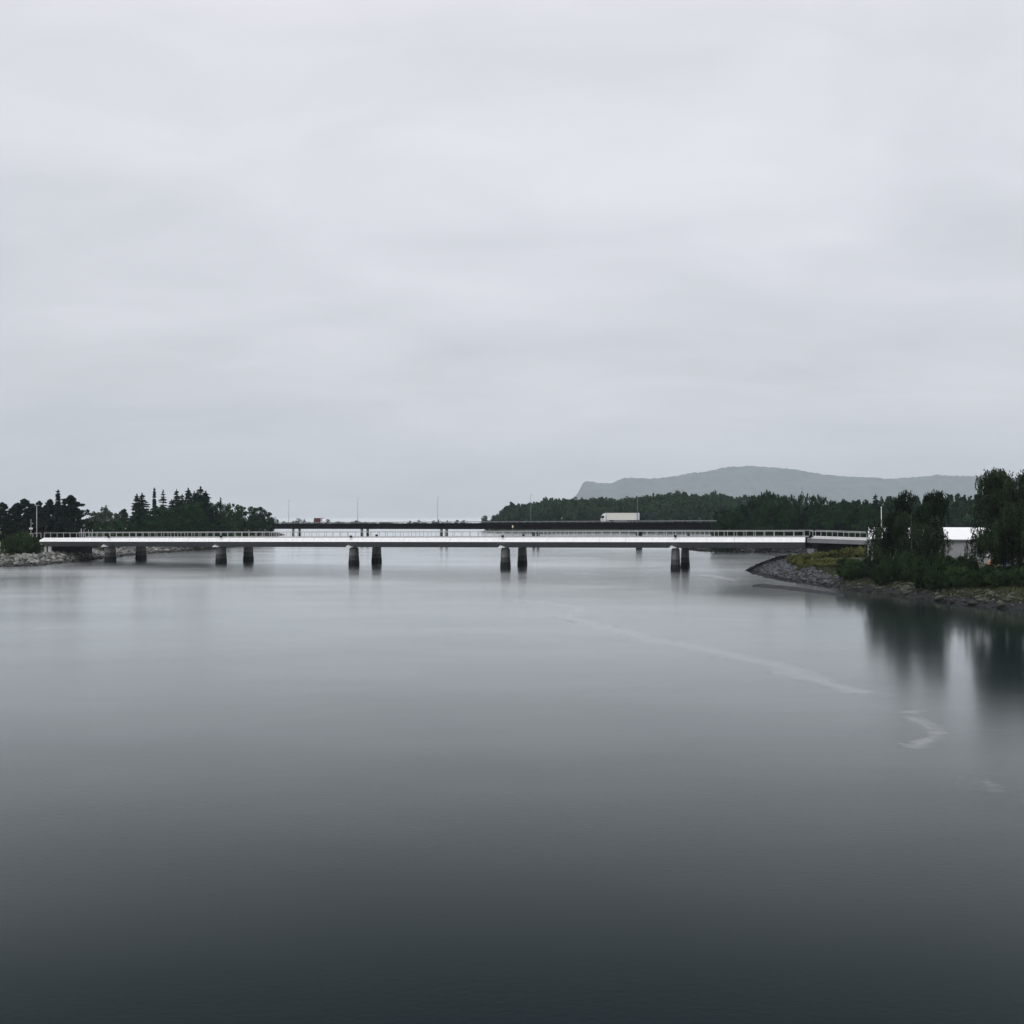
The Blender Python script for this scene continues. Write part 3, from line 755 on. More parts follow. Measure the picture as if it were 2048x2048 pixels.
railing(TR + .9, TA1, 0.9, lambda t: app_z(t) + .05, 22, 'near railing sloping down from the right bridge end to the grey building')
railing(TR + 1.2, TA1, BW - 1.0, lambda t: app_z(t) + .05, 21, 'far railing on the right approach behind the near railing')
# left approach railing going down into the bushes
lz = lambda t: edge_z(TL) + FH - 0.05 * (TL - t)
railing(TL - 8.0, TL + .2, 1.1, lz, 7, 'short railing sinking into the dark bush left of the white bridge')
# black boxes on the deck edge over the piers
def edge_box(t, q, label, z=None):
    z = (edge_z(t) + FH) if z is None else z
    r = tag(empty('edge_box', bp(t, q, z), -TH), label, 'box', 'black boxes on the bridge edges over the piers')
    MB().box((0, 0, .24), (.52, .34, .42), taper=(.94, .9)).box((0, 0, .475), (.60, .42, .05)).build('housing', M['black'], r)
    MB().box((0, -.1, .015), (.3, .5, .03)).build('bracket', M['black'], r)
for k, x in enumerate((214.5, 439.5, 699.6, 1003.7, 1349.7, 1620)):
    nm = ('leftmost', 'second', 'third', 'fourth', 'fifth')[k] if k < 5 else ''
    if k < 5: edge_box(t_at(x), .55, 'black box on the near edge above the %s pier pair from the left' % nm)
    else: edge_box(t_at(x), .55, 'black box at the right end of the white fascia', app_z(TR) - .1)
for k, x in enumerate((753, 1047, 1377)):
    u = (x - 1024) / FOC; d = BD + BW - .8; y = d / (u * math.sin(TH) + math.cos(TH))
    edge_box(u * y * math.cos(TH) - y * math.sin(TH), BW - .8, 'black box on the far edge above the %s pier pair' % ('third', 'fourth', 'fifth')[k])
# small yellow navigation board on a thin pole
u = (1025.5 - 1024) / FOC; y = (BD + BW - .8) / (u * math.sin(TH) + math.cos(TH)); tS = u * y * math.cos(TH) - y * math.sin(TH)
r = tag(empty('sign', bp(tS, BW - .8, edge_z(tS) + FH), -TH), 'small yellow board on a thin pole above the middle of the white bridge', 'sign')
zb = height(1053, y) - r.location.z
MB().tube([(0, 0, 0), (0, 0, zb + .3)], 0.03, 6).build('pole', M['lampm'], r)
MB().box((0, -.06, zb), (.36, .05, .62)).build('board', M['yellow'], r)
MB().box((0, -.095, zb), (.14, .012, .34)).build('mark', M['whitef'], r)

# ------------------------------------------------------------------ the dark road bridge behind
A2 = Vector((0.737, -0.676, 0)).normalized(); N2 = Vector((0.676, 0.737, 0)).normalized(); B2 = Vector((40.4, 412, 0))
def hp(t, q, z): return B2 + A2 * t + N2 * q + Vector((0, 0, z))
def h_top(t): return 9.62 + 0.0064 * (t + 45)
def ht_at(x, q=0.0):
    u = (x - 1024) / FOC; o = B2 + N2 * q
    return (u * o.y - o.x) / (A2.x - u * A2.y)
HL, HR = ht_at(546) - 26, ht_at(1430) + 9
hb = tag(empty('road_bridge', hp((HL + HR) / 2, 5, 0)), 'dark steel road bridge with slim paired columns behind the white bridge', 'bridge')
def hloft(prof, t0, t1, name, mat, n=12):
    mb = MB(); mb.loft([[hp(t, q, h_top(t) + z) for q, z in prof] for t in stations(t0, t1, n)])
    return local(mb, hb).build(name, mat, hb)
hloft(((0, 0), (0, -.55), (.35, -.6), (.5, -2.55), (9.5, -2.55), (9.65, -.6), (10, -.55), (10, 0), (9.6, 0), (9.6, -.35), (.4, -.35), (.4, 0)), HL, HR, 'girder', M['girder'])
hloft(((.42, -.345), (9.58, -.345), (9.58, -.30), (.42, -.30)), HL, HR, 'roadway', M['asphalt'])
for x in (586.6, 723.7, 882.9, 1067.5, 1275):
    t = ht_at(x, 1.6)
    for dv in (Vector((0, 0, 0)), Vector((1.9, 6.5, 0))):
        c = hp(t, 1.6, 0) + dv; zt = h_top(t) - 2.554
        mb = MB(); mb.tube([(c.x, c.y, -1.2), (c.x, c.y, zt)], .62, 12)
        co = local(mb, hb).build('column', M['hpier'], hb)
        mb = MB(); mb.tube([(c.x, c.y, zt - .85), (c.x, c.y, zt - .62)], .66, 12); mb.tube([(c.x, c.y, zt - .35), (c.x, c.y, zt - .18)], .66, 12)
        local(mb, hb).build('collar', M['pale'], co)
def guard(q, label):
    g = tag(empty('guard_rail', hp((HL + HR) / 2, q, 9)), label, 'guard rail', 'guard rails of the dark road bridge')
    mb = MB()
    mb.loft([[hp(t, q + a, h_top(t) + z) for a, z in ((-.04, .42), (.04, .42), (.04, .70), (-.04, .70))] for t in stations(HL, HR, 12)])
    local(mb, g).build('rail', M['lampm'], g)
    mb = MB()
    for k in range(int((HR - HL) / 4)):
        t = HL + 4 * k + 1; mb.box(tuple(hp(t, q + .07, h_top(t) + .36)), (.1, .1, .72), -math.atan2(.676, .737))
    local(mb, g).build('posts', M['lampm'], g)['kind'] = 'stuff'
guard(.2, 'grey guard rail on the near side of the dark road bridge')
guard(9.8, 'grey guard rail on the far side of the dark road bridge')
# road lamps
for k, (x, yt) in enumerate(((577.5, 1000.5), (715.5, 997.5), (875.5, 994), (1061.7, 989.6), (1275, 986))):
    t = ht_at(x, .05); p = hp(t, .05, h_top(t)); z1 = height(yt, p.y) - p.z
    r = tag(empty('street_lamp', p), 'thin grey lamp mast on the dark road bridge, ' + ('leftmost, beside the left trees', 'first right of the red lorry', 'over the open water gap', 'before the wooded rise', 'before the white truck tail')[k], 'street lamp', 'lamp masts along the dark road bridge')
    MB().tube([(0, 0, -.1), (0, 0, z1 * .5), (0, 0, z1)], [.10, .08, .055], 8).build('pole', M['lampm'], r, True)
    a = A2 * 0 + N2
    MB().tube([(0, 0, z1), tuple(N2 * .5 + Vector((0, 0, z1 + .05)))], [.05, .04], 6).build('arm', M['lampm'], r)
    MB().box(tuple(N2 * .6 + Vector((0, 0, z1 + .05))), (.22, .5, .12), -math.atan2(.676, .737)).build('lamp_head', M['lampm'], r)

# articulated truck heading left
HZ = -math.atan2(.676, .737)
def wheel(parent, x, y, r=.5):
    w = MB(); w.tube([(x, y - .17, r), (x, y + .17, r)], r, 16); wo = w.build('wheel', M['tyre'], parent)
    h = MB(); h.tube([(x, y - .19, r), (x, y + .19, r)], r * .5, 12); h.build('hub', M['lampm'], wo)
tt = ht_at(1239.5, 4.0)
tr = tag(empty('truck', hp(tt, 4.0, h_top(tt) - .29), HZ), 'white articulated truck with a long cream trailer driving on the dark road bridge', 'truck')
MB().box((1.55, 0, 2.62), (13.4, 2.5, 2.66)).build('trailer_body', M['cream'], tr)
mb = MB()
for x in np.arange(-5.1, 8.3, .82): mb.box((x, -1.255, 2.62), (.04, .02, 2.5))
mb.box((1.55, -1.262, 3.9), (13.4, .03, .09)); mb.box((1.55, -1.262, 1.34), (13.4, .03, .09))
mb.build('trailer_trim', M['cabw'], tr)
MB().box((8.27, -.62, 2.62), (.05, 1.2, 2.5)).build('rear_door', M['cabw'], tr)
MB().box((8.27, .62, 2.62), (.05, 1.2, 2.5)).build('rear_door', M['cabw'], tr)
MB().box((1.6, 0, 1.12), (12.8, 1.0, .3)).build('chassis', M['black'], tr)
MB().box((1.2, -1.2, .85), (6.0, .05, .7)).build('side_skirt', M['lampm'], tr)
# cab: lofted profile
prof = [(-8.05, .55), (-8.18, 1.5), (-8.05, 2.0), (-7.75, 2.95), (-7.0, 3.65), (-5.95, 3.95), (-5.85, .55)]
MB().loft([[(x, y, z) for x, z in prof] for y in (-1.24, 1.24)]).build('cab', M['cabw'], tr)
MB().loft([[(x - .02, y, z) for x, z in ((-8.06, 2.0), (-7.83, 2.72), (-7.70, 2.72), (-7.95, 2.0))] for y in (-1.2, 1.2)]).build('windscreen', M['glass'], tr)
MB().loft([[(x, y, z) for x, z in ((-7.98, 1.85), (-7.70, 2.86), (-6.65, 2.86), (-6.35, 2.4), (-6.65, 1.95))] for y in (-1.262, -1.235)]).build('side_window', M['glass'], tr)
MB().box((-7.2, -1.3, 1.35), (.9, .06, .25)).build('step', M['lampm'], tr)
for x in (-7.1, -3.6): wheel(tr, x, -1.02); wheel(tr, x, 1.02)
for x in (4.2, 5.5, 6.8): wheel(tr, x, -1.02); wheel(tr, x, 1.02)
# small lorry with a red box heading right
tt = ht_at(639, 4.0)
lo = tag(empty('lorry', hp(tt, 4.0, h_top(tt) - .29), HZ), 'small white lorry with a dull red load at the left of the dark road bridge', 'truck')
MB().box((-.5, 0, 1.95), (5.0, 2.3, 2.0)).box((-.5, 0, 3.0), (4.6, 2.2, .12)).build('load_box', M['red'], lo)
MB().box((-.6, 0, .85), (6.6, 2.2, .28)).build('flatbed', M['cabw'], lo)
MB().loft([[(x, y, z) for x, z in ((2.3, .7), (2.3, 2.75), (3.2, 2.7), (3.7, 1.75), (4.0, 1.6), (4.05, .7))] for y in (-1.1, 1.1)]).build('cab', M['cabw'], lo)
MB().loft([[(x, y, z) for x, z in ((2.6, 1.8), (2.6, 2.5), (3.15, 2.5), (3.5, 1.8))] for y in (-1.115, -1.09)]).build('side_window', M['glass'], lo)
MB().tube([(-3.9, -.9, .95), (-2.9, -.9, 2.0)], .07, 6).tube([(-3.9, .9, .95), (-2.9, .9, 2.0)], .07, 6).build('ramp', M['black'], lo)
for x in (3.1, -2.6): wheel(lo, x, -.95, .45); wheel(lo, x, .95, .45)

# ------------------------------------------------------------------ grey building with a white roof, right bank
def building():
    d0 = 198.0; x0 = east(1736, d0); L_, W_ = 29.0, 12.0
    r = empty('building', (x0, d0, 4.1), -TH)
    tag(r, 'long low grey building with a bright white sloping roof behind the birches', 'building')
    ev, rg = height(1077.6, d0) - 4.1, height(1055.6, d0 + 5.6) - 4.1
    MB().loft([[(x, 0, -1), (x, W_, -1), (x, W_, ev), (x, W_ / 2, rg - .12), (x, 0, ev)] for x in (.12, L_ - .12)]).build('wall', M['wallg'], r)
    # roof sheet: two slopes with thickness
    k = (rg - ev) / (W_ / 2)
    MB().loft([[(x, -.35, ev - .35 * k + .02), (x, W_ / 2, rg), (x, W_ + .35, ev - .35 * k + .02), (x, W_ + .35, ev - .35 * k + .14), (x, W_ / 2, rg + .13), (x, -.35, ev - .35 * k + .14)] for x in (0, L_)]).build('roof', M['roofw'], r)
    MB().box((L_ / 2, -.42, ev - .12), (L_, .12, .12)).build('gutter', M['lampm'], r)
    MB().box((.0, -.08, ev / 2 - .3), (.22, .12, ev + .2)).build('corner_post', M['wallg'], r)
    MB().box((25.0, -.03, 1.05), (1.0, .06, 2.1)).build('door', M['darkc'], r)
    MB().tube([(23.9, -.12, 0), (23.9, -.12, ev - .2)], .06, 8).build('downpipe', M['pale'], r)
building()
d = 190.0; gz = RB.z(east(1971, d), d)
r = tag(empty('shed', (east(1971, d), d, gz - .2), -TH), 'small grey lean-to beside the right end of the grey building', 'shed')
MB().box((0, 0, .75), (1.3, 1.2, 1.5)).build('wall', M['wallg'], r)
MB().box((0, -.05, 1.56), (1.6, 1.5, .1), rx=.1).build('roof', M['pale'], r)
# flagpole
d = 214.0; x = east(1763, d); g = 4.0
r = tag(empty('flagpole', (x, d, g)), 'white flagpole without a flag behind the white roof', 'flagpole')
zt = height(1015.5, d) - g
MB().tube([(0, 0, 0), (-.05, 0, zt)], [.09, .055], 8).build('pole', M['white'], r, True)
MB().ball((-.05, 0, zt + .08), .13).build('finial', M['whitef'], r, True)
# small things under the big tree on the right
def heap(name, x, y, d, w, h, m, label, cat, seed):
    rng = random.Random(seed); mb = MB(); rings = []
    n = 12; lv = (0, .35, .7, .95, 1.0)
    for q in lv:
        rad = w / 2 * math.sqrt(max(.02, 1 - q ** 2.2))
        rings.append([(rad * math.cos(6.283 * j / n) * rng.uniform(.75, 1.2), rad * .7 * math.sin(6.283 * j / n) * rng.uniform(.75, 1.2), q * h * rng.uniform(.9, 1.08)) for j in range(n)])
    mb.loft(rings)
    z = height(y, d)
    o = mb.build(name, m); o.location = (east(x, d), d, z)
    return tag(o, label, cat)
heap('sack', 1979.5, 1132, 181, .9, 1.0, M['orange'], 'small crumpled orange sack among the bushes under the right tree', 'sack', 3)
heap('sack', 1988, 1131, 182, .7, 1.1, M['orange'], 'pinkish orange bundle just right of the crumpled orange sack', 'sack', 4)
heap('sheet', 2029.5, 1131, 180, .9, 1.75, M['whitef'], 'bright white crumpled sheet behind the bushes at the right edge', 'sheet', 5)
r = tag(empty('bin', (east(2012, 181), 181, height(1131, 181))), 'dark blue bin under the big tree at the right edge', 'bin')
MB().box((0, 0, .55), (.8, .75, 1.1), taper=(1.12, 1.12)).build('body', M['blue'], r)
MB().box((0, 0, 1.14), (.96, .9, .07)).build('lid', M['blue'], r)

# ------------------------------------------------------------------ lamp posts by the left bridge end
d = 300.0; x = east(73.5, d); g = LB.z(x, d); zt = height(1011, d)
r = tag(empty('street_lamp', (x, d, g - .3)), 'grey lamp post with a flat head at the left end of the white bridge', 'street lamp')
MB().tube([(0, 0, 0), (0, 0, (zt - g) * .6), (0, 0, zt - g + .3)], [.13, .10, .08], 8).build('pole', M['rail'], r, True)
MB().box((.1, 0, zt - g + .34), (1.1, .4, .16)).build('lamp_head', M['rail'], r)
d = 306.0; x = east(62, d); g = LB.z(x, d); zt = height(1038, d)
r = tag(empty('sign_post', (x, d, g - .3)), 'shorter post with a small white box left of the lamp post', 'post')
MB().tube([(0, 0, 0), (0, 0, zt - g + .3)], .07, 8).build('pole', M['rail'], r)
zz = height(1057, d) - g + .3
MB().box((-.28, 0, zz), (.36, .3, .5)).box((.26, 0, zz), (.34, .3, .5)).build('box', M['whitef'], r)
MB().box((.45, 0, height(1047, d) - g + .3), (.3, .12, .2), ry=-.6).build('camera_head', M['rail'], r)
d = 318.0
for k, (x, y0, y1) in enumerate(((162.5, 1066, 1057.2), (168, 1066, 1059), (177, 1066, 1059.5), (185, 1066, 1058.5))):
    X = east(x, d); z0 = height(y0, d)
    o = MB().tube([(0, 0, -3), (0, 0, (y0 - y1) * d / FOC)], [.09, .07], 8).build('marker_post', M['whitef'] if k == 0 else M['rail']); o.location = (X, d, z0)
    tag(o, 'short %s post behind the left part of the white railing' % ('bright white', 'grey', 'grey', 'grey')[k] + ('' if k == 0 else (', nearest to the white post', ', middle of three grey ones', ', nearest the green bush')[k - 1]), 'post', 'short posts behind the left railing')

# ------------------------------------------------------------------ rubble, grass
behind = lambda x, y: (x * math.sin(TH) + y * math.cos(TH)) > BD + 1.0
rubble(LB, 'rubble', (-200, -100, 225, 330), 2600, -0.9, 7.5, .45, 1.5, M['stone'], 'heaped pale grey riprap along the left bank before the bridge', 21)
rubble(LB, 'rubble', (-150, -95, 318, 480), 2200, -0.6, 7.5, .5, 1.5, M['stone'], 'grey riprap along the left shore seen under the white bridge', 22)
rubble(RB, 'rubble', (48, 90, 188, 262), 5600, -1.3, 9.5, .20, .85, M['slate'], 'dark slate gravel and stones sloping round the right point', 23, extra=lambda x, y, d: d < np.interp(y, [188, 205, 225, 262], [3.0, 4.5, 7.5, 10.0]))
rubble(RB, 'rubble', (50, 100, 95, 192), 1500, -0.4, 3.6, .18, .7, M['mossy'], 'mossy stones along the water under the right hedge', 24)
rubble(FS, 'rubble', (60, 130, 360, 470), 500, -0.5, 4.0, .5, 1.3, M['slate'], 'dark stones on the shore below the forest', 25)
grass_patch(RB, 'grass', (50, 100, 95, 215), 14000, 1.2, 6.5, .40, M['grass'], 'rough grass on the stony foot of the right bank', 31)
grass_patch(LB, 'grass', (-175, -105, 245, 400), 12000, 5.5, 22, .55, M['grass'], 'rough grass above the riprap on the left bank', 32)
# boulders on the right shore
rng = np.random.default_rng(5)
for k, (x, y, s) in enumerate(((1812, 1187, 1.2), (1830, 1189, 1.5), (1838, 1185, 1.1), (1874, 1197, 1.6), (1896, 1201, 1.0), (1936, 1205, 1.1), (1975, 1205, 1.3), (1755, 1164, .9), (1995, 1211, 1.1))):
    X, Y = on_water(x, y + 5); V, F, T = stones([(0, 0, 0)], [s], rng, 0.55)
    o = obj('boulder', mesh_from('boulder', V, F, np.full(len(V), .6), mats=(M['mossy'],))); o.location = (X + .6, Y, max(RB.z(X + .6, Y), .1) + .15)
    tag(o, ('long flat boulder, leftmost in the cluster at the water under the right hedge', 'biggest flat boulder in the cluster under the right hedge', 'pale boulder lying behind the biggest flat one', 'broad low boulder right of the cluster of flat ones', 'small boulder between the broad low one and the waterline', 'light boulder below the dark hedge of the grey building', 'wide boulder in the grass near the right edge', 'small light boulder at the hedge foot below the birches', 'rounded boulder nearest to the right edge')[k], 'boulder', 'boulders along the right shore')

# ------------------------------------------------------------------ plants
SPR = [make_spruce(1), make_spruce(2, 16, 2.9), make_spruce(3, 16, 3.6)]
SPR_OPEN = make_spruce(4, 16, 3.2, levels=21, open_=.15, dens=.95, size=.7)
SPIRE = make_spruce(5, 14, 1.15, levels=44, size=.6, dens=1.6)
PIN = [make_pine(6), make_pine(7, 13, 3.3, 38), make_pine(8, 13, 3.9, 32)]
BRO = [make_broadleaf(9), make_broadleaf(10, 10, 4.0), make_broadleaf(12, 10, 4.5), make_broadleaf(13, 10, 3.7)]
PAL = [make_broadleaf(14, 10, 4.2, 'palel'), make_broadleaf(15, 10, 4.0, 'palel')]
PROTO_H = {'s': 16.0, 'o': 16.0, 'c': 14.0, 'p': 13.0, 'b': 10.0, 'l': 10.0}
PROTO_R = {'s': 3.2, 'o': 3.2, 'c': 1.15, 'p': 3.6, 'b': 4.2, 'l': 4.2}
NAMES = {'s': 'spruce_tree', 'o': 'spruce_tree', 'c': 'conifer_tree', 'p': 'pine_tree', 'b': 'broadleaf_tree', 'l': 'broadleaf_tree'}
def tree_at(kind, x, ytop, w, d, land, label, group, i=0, g=None):
    X = east(x, d); gz = land.z(X, d) if g is None else g
    h = height(ytop, d) - gz; r = max(.6, w * d / FOC / 2 * {'s': 1.85, 'o': 1.5, 'p': 1.65, 'c': 1.4}.get(kind, 1.08))
    pr = {'s': SPR, 'p': PIN, 'b': BRO, 'l': PAL, 'o': [SPR_OPEN], 'c': [SPIRE]}[kind]
    return plant(pr[i % len(pr)], NAMES[kind], (X, d, gz - .1), h / PROTO_H[kind], r / PROTO_R[kind], label, 'tree', group)
LG = 'trees on the left bank behind the white bridge'
for i, (kind, x, yt, w, d, lab) in enumerate((
    ('p', 4, 1004, 34, 335, 'dark pine cut by the left picture edge'),
    ('p', 27, 1011, 26, 350, 'smaller dark pine between the edge pine and the broad pine'),
    ('p', 50, 997, 42, 338, 'broad round-topped dark pine left of the lamp post'),
    ('p', 79, 1001, 24, 345, 'slim dark pine right behind the lamp post'),
    ('p', 100, 998, 30, 340, 'dark pine left of the narrow pointed spruce'),
    ('c', 116, 981, 15, 336, 'narrow pointed conifer rising above the left pines'),
    ('s', 116, 1000, 32, 342, 'wide dark spruce skirt around the narrow pointed conifer'),
    ('p', 141, 990, 44, 334, 'tall layered pine, rightmost of the dark left group'),
    ('p', 152, 1018, 26, 332, 'low dark pine under the right side of the layered pine'),
    ('l', 190, 1023, 38, 520, 'pale hazy tree right of the dark left group'),
    ('l', 210, 1013, 30, 525, 'tallest pale hazy tree between the dark left groups'),
    ('l', 230, 1024, 34, 530, 'pale hazy round tree right of the tallest pale one'),
    ('p', 249, 1017, 20, 500, 'hazy pine at the left of the twin-topped spruces'),
    ('b', 207, 1045, 44, 330, 'low light green tree behind the left railing'),
    ('b', 180, 1040, 36, 345, 'low dark tree left of the light green one'),
    ('b', 238, 1040, 40, 350, 'low dark tree right of the light green one'),
    ('s', 274, 990, 30, 395, 'left one of the twin-topped dark spruces'),
    ('s', 284, 988, 32, 390, 'right one of the twin-topped dark spruces'),
    ('c', 308.5, 977, 10, 420, 'very narrow columnar conifer on the left skyline'),
    ('o', 326, 981, 30, 425, 'open thin-branched spruce right of the columnar conifer'),
    ('s', 353, 980, 24, 420, 'slim spruce right of the thin-branched one'),
    ('s', 377, 978, 28, 422, 'pointed spruce left of the tallest dense spruce'),
    ('s', 388, 985, 26, 410, 'short spruce between the pointed and the dense one'),
    ('s', 401, 976, 40, 415, 'tall dense dark spruce, biggest of the left skyline'),
    ('s', 411, 984, 32, 420, 'dark spruce leaning out right of the biggest one'),
    ('b', 300, 1018, 46, 385, 'rounded green tree below the columnar conifer'),
    ('b', 335, 1014, 50, 395, 'rounded green tree below the slim spruces'),
    ('b', 372, 1008, 46, 400, 'rounded dark tree below the pointed spruce'),
    ('b', 425, 1003, 42, 430, 'green tree just right of the dark spruces'),
    ('c', 441, 996, 7, 470, 'tiny spire-shaped conifer behind the green trees'),
    ('b', 452, 1006, 38, 450, 'green tree below the tiny spire'),
    ('b', 480, 1010, 42, 480, 'round green tree left of the last bright one'),
    ('b', 512, 1012, 48, 500, 'broad lighter green tree near the end of the left wood'),
    ('b', 537, 1024, 30, 510, 'last low green tree where the dark road bridge begins'),
    ('b', 400, 1032, 46, 400, 'low dark tree at the shore below the biggest spruce'),
    ('b', 350, 1038, 44, 388, 'low dark tree at the shore below the slim spruces'),
    ('b', 305, 1040, 40, 375, 'low green tree at the shore below the columnar conifer'),
    ('b', 450, 1036, 44, 430, 'low dark tree at the shore below the tiny spire'),
    ('b', 494, 1038, 44, 470, 'low dark tree at the shore left of the last trees'),
    ('p', 12, 1035, 36, 325, 'low dark pine at the left edge below the taller ones'),
    ('p', 62, 1030, 40, 328, 'low dark pine behind the post with the white box'),
    ('p', 95, 1032, 40, 326, 'low dark pine right of the lamp post'),
    ('p', 128, 1034, 40, 326, 'low dark pine below the narrow pointed conifer'),
    ('b', 265, 1042, 38, 372, 'low dark tree below the twin-topped spruces'),
    ('s', 364, 989, 26, 428, 'spruce tucked between the slim one and the pointed one'),
    ('s', 394, 984, 28, 424, 'dark spruce close left of the biggest one'),
    ('b', 388, 1001, 44, 404, 'dark leafy tree hiding the feet of the tall spruces'),
    ('s', 343, 1000, 24, 415, 'half-hidden spruce right of the thin-branched one'),
    ('b', 320, 1008, 34, 410, 'leafy tree at the foot of the thin-branched spruce'),
    ('p', 66, 1007, 32, 352, 'dark pine filling the gap left of the lamp post'),
    ('p', 90, 1010, 34, 350, 'dark pine filling the gap right of the lamp post'),
    ('p', 128, 1008, 30, 350, 'dark pine behind the narrow pointed conifer'),
    ('p', 36, 1005, 30, 354, 'dark pine between the left edge and the broad round-topped pine'),
)):
    tree_at(kind, x, yt, w, d, LB, lab, LG, i)

# forest at the right end of the dark bridge
FG = 'trees of the dark forest behind the right end of the white bridge'
COMMON = 'dark leafy tree in the dense forest behind the right bridge end'
special = {1539: 'tallest bushy tree on the right forest skyline', 1527: 'slim tree close left of the tallest bushy one', 1751: 'pointed spruce on the skyline above the flagpole', 1604: 'round pale-topped tree on the right forest skyline'}
rows = [('b', 1515, 989, 26, 385), ('b', 1527, 984, 18, 388), ('b', 1539, 980, 30, 386), ('b', 1556, 990, 26, 390), ('b', 1574, 988, 28, 392), ('b', 1590, 992, 24, 394), ('l', 1604, 987, 24, 400), ('b', 1620, 988, 24, 392), ('b', 1635, 988, 24, 394), ('b', 1648, 994, 22, 398), ('b', 1665, 1000, 28, 400), ('b', 1690, 999, 34, 402), ('b', 1712, 998, 30, 404), ('b', 1731, 999, 28, 406), ('s', 1751, 989, 22, 408), ('b', 1768, 994, 26, 410), ('b', 1785, 992, 30, 420), ('p', 1500, 1000, 26, 384), ('p', 1484, 1008, 26, 382), ('b', 1468, 1018, 30, 380), ('b', 1450, 1030, 30, 374), ('b', 1436, 1040, 26, 374), ('b', 1443, 1036, 26, 373.5), ('b', 1458, 1026, 28, 374), ('b', 1472, 1022, 30, 373.5), ('b', 1430, 1048, 22, 374.5)]
rr = random.Random(4)
for row, (y0, d) in enumerate(((1012, 382), (1024, 378), (1036, 375), (1046, 373))):
    for x in np.arange(1446 + row * 5 + (1012 < y0) * 6, 1830, 27):
        yy = max(y0 + rr.uniform(-6, 6), 1060 - (x - 1425) * .95)
        if yy > 1052 or (row < 1 and x < 1490): continue
        rows.append((rr.choice('bbbbbp'), float(x + rr.uniform(-6, 6)), yy, rr.uniform(26, 40), d + rr.uniform(-3, 6)))
for i, (k, x, y, w, d) in enumerate(rows):
    tree_at(k, x, y, w, d, FS, special.get(round(x), COMMON), FG, i)

# far woods: each one mass
def far_wood(name, label, spots, seed, mat='woodl'):
    rng = np.random.default_rng(seed); parts = []
    protos = []
    for q in range(6):
        n = 26; cs = []; rs = []
        for k in range(n):
            d = unit(1, rng)[0]; f = rng.uniform(.3, .9)
            cs.append((d[0] * f, d[1] * f, .52 + d[2] * .45 * f)); rs.append(rng.uniform(.18, .34))
        cs.append((rng.normal(0, .2), rng.normal(0, .2), .95)); rs.append(.2)
        P = []; T = []
        for c, r in zip(cs, rs):
            dd = unit(20, rng) * r * rng.uniform(.3, 1, 20)[:, None]
            P.append(np.array(c) + dd * np.array([1, 1, .6])); T.append(np.full(20, rng.uniform(.05, .85)))
        protos.append((np.concatenate(P), np.concatenate(T)))
    con = []
    for q in range(3):
        z = rng.uniform(0.02, 1, 260) ** .8; th = rng.uniform(0, 6.28, 260); rad = (1 - z) * rng.uniform(.5, 1, 260) * .9
        con.append((np.stack([np.cos(th) * rad, np.sin(th) * rad, z * 1.05], 1), rng.uniform(0, .45, 260)))
    for (X, Y, Z, h, r, c) in spots:
        P, T = con[rng.integers(3)] if c else protos[rng.integers(6)]
        a = rng.uniform(0, 6.28); ca, sa = math.cos(a), math.sin(a)
        Q = np.stack([(P[:, 0] * ca - P[:, 1] * sa) * r, (P[:, 0] * sa + P[:, 1] * ca) * r, P[:, 2] * h], 1) + np.array([X, Y, Z])
        parts.append(leaves(Q, h * .115, rng, .9, None, np.clip(T * .6 + rng.uniform(-.1, .5), 0, 1)))
    o = obj(name, leaf_mesh(name, parts, M[mat])); return tag(o, label, 'wood', kind='stuff')
sky = [(972, 1043), (985, 1036), (993, 1029), (1004, 1022), (1015, 1012), (1025, 1006), (1040, 1009), (1060, 1006), (1075, 1004), (1088, 1000), (1100, 997), (1118, 997), (1140, 997), (1165, 999), (1185, 997), (1206, 995), (1225, 998), (1245, 998), (1262, 996), (1285, 993), (1310, 989), (1335, 988), (1350, 984), (1362, 982), (1376, 988), (1395, 991), (1412, 990), (1425, 984), (1440, 989), (1470, 993), (1500, 993), (1540, 990), (1600, 994), (1700, 1000), (1800, 1000), (2100, 990)]
sx = np.array([p[0] for p in sky]); sy = np.array([p[1] for p in sky])
spots = []; rr = random.Random(9)
for d in np.arange(858, 990, 10):
    u = (np.array([975, 1560]) - 1024) / FOC
    x = u[0] * d
    while x < u[1] * d:
        px = x / d * FOC + 1024
        if FS.sd(np.array([x]), np.array([d]))[0] > 1.5:
            top = height(float(np.interp(px, sx, sy)), d); g = FS.z(x, d)
            frac = min(1, (d - 850) / 55)                       # canopy climbs the rise
            zt = g + 6 + (top - g - 6) * (.45 + .55 * frac) if top > g + 6 else top
            zt += rr.uniform(-2.2, 0.4) + (1.6 if rr.random() < .05 else 0)
            if zt - g > 1.5:
                h = min(zt - g, rr.uniform(10, 14)); c = rr.random() < .05
                spots.append((x, d, max(zt - h, g - 1), h, rr.uniform(4.2, 7.5) * (0.5 if c else 1) * min(1, h / 8), c))
                if zt - h > g + 2: spots.append((x + rr.uniform(-2, 2), d - 4, g, zt - h - g + 5, 4.5, False))
        x += rr.uniform(6.0, 9.5)
for d in np.arange(440, 850, 14):
    x = east(1265, d)
    while x < east(1830, d):
        sdv = FS.sd(np.array([x]), np.array([d]))[0]
        if sdv > 4 and abs((x - 40.4) * .676 + (d - 412) * .737 - 5) > 12:
            px = x / d * FOC + 1024; g = FS.z(x, d); top = height(float(np.interp(px, sx, sy)) + 6, d)
            h = min(top - g, rr.uniform(11, 15))
            if h > 3: spots.append((x, d, g - .5, h, rr.uniform(3.2, 4.8), rr.random() < .1))
        x += rr.uniform(6, 9)
far_wood('wood', 'wooded rise of hazy green trees beyond the dark road bridge', spots, 41)
spots = []
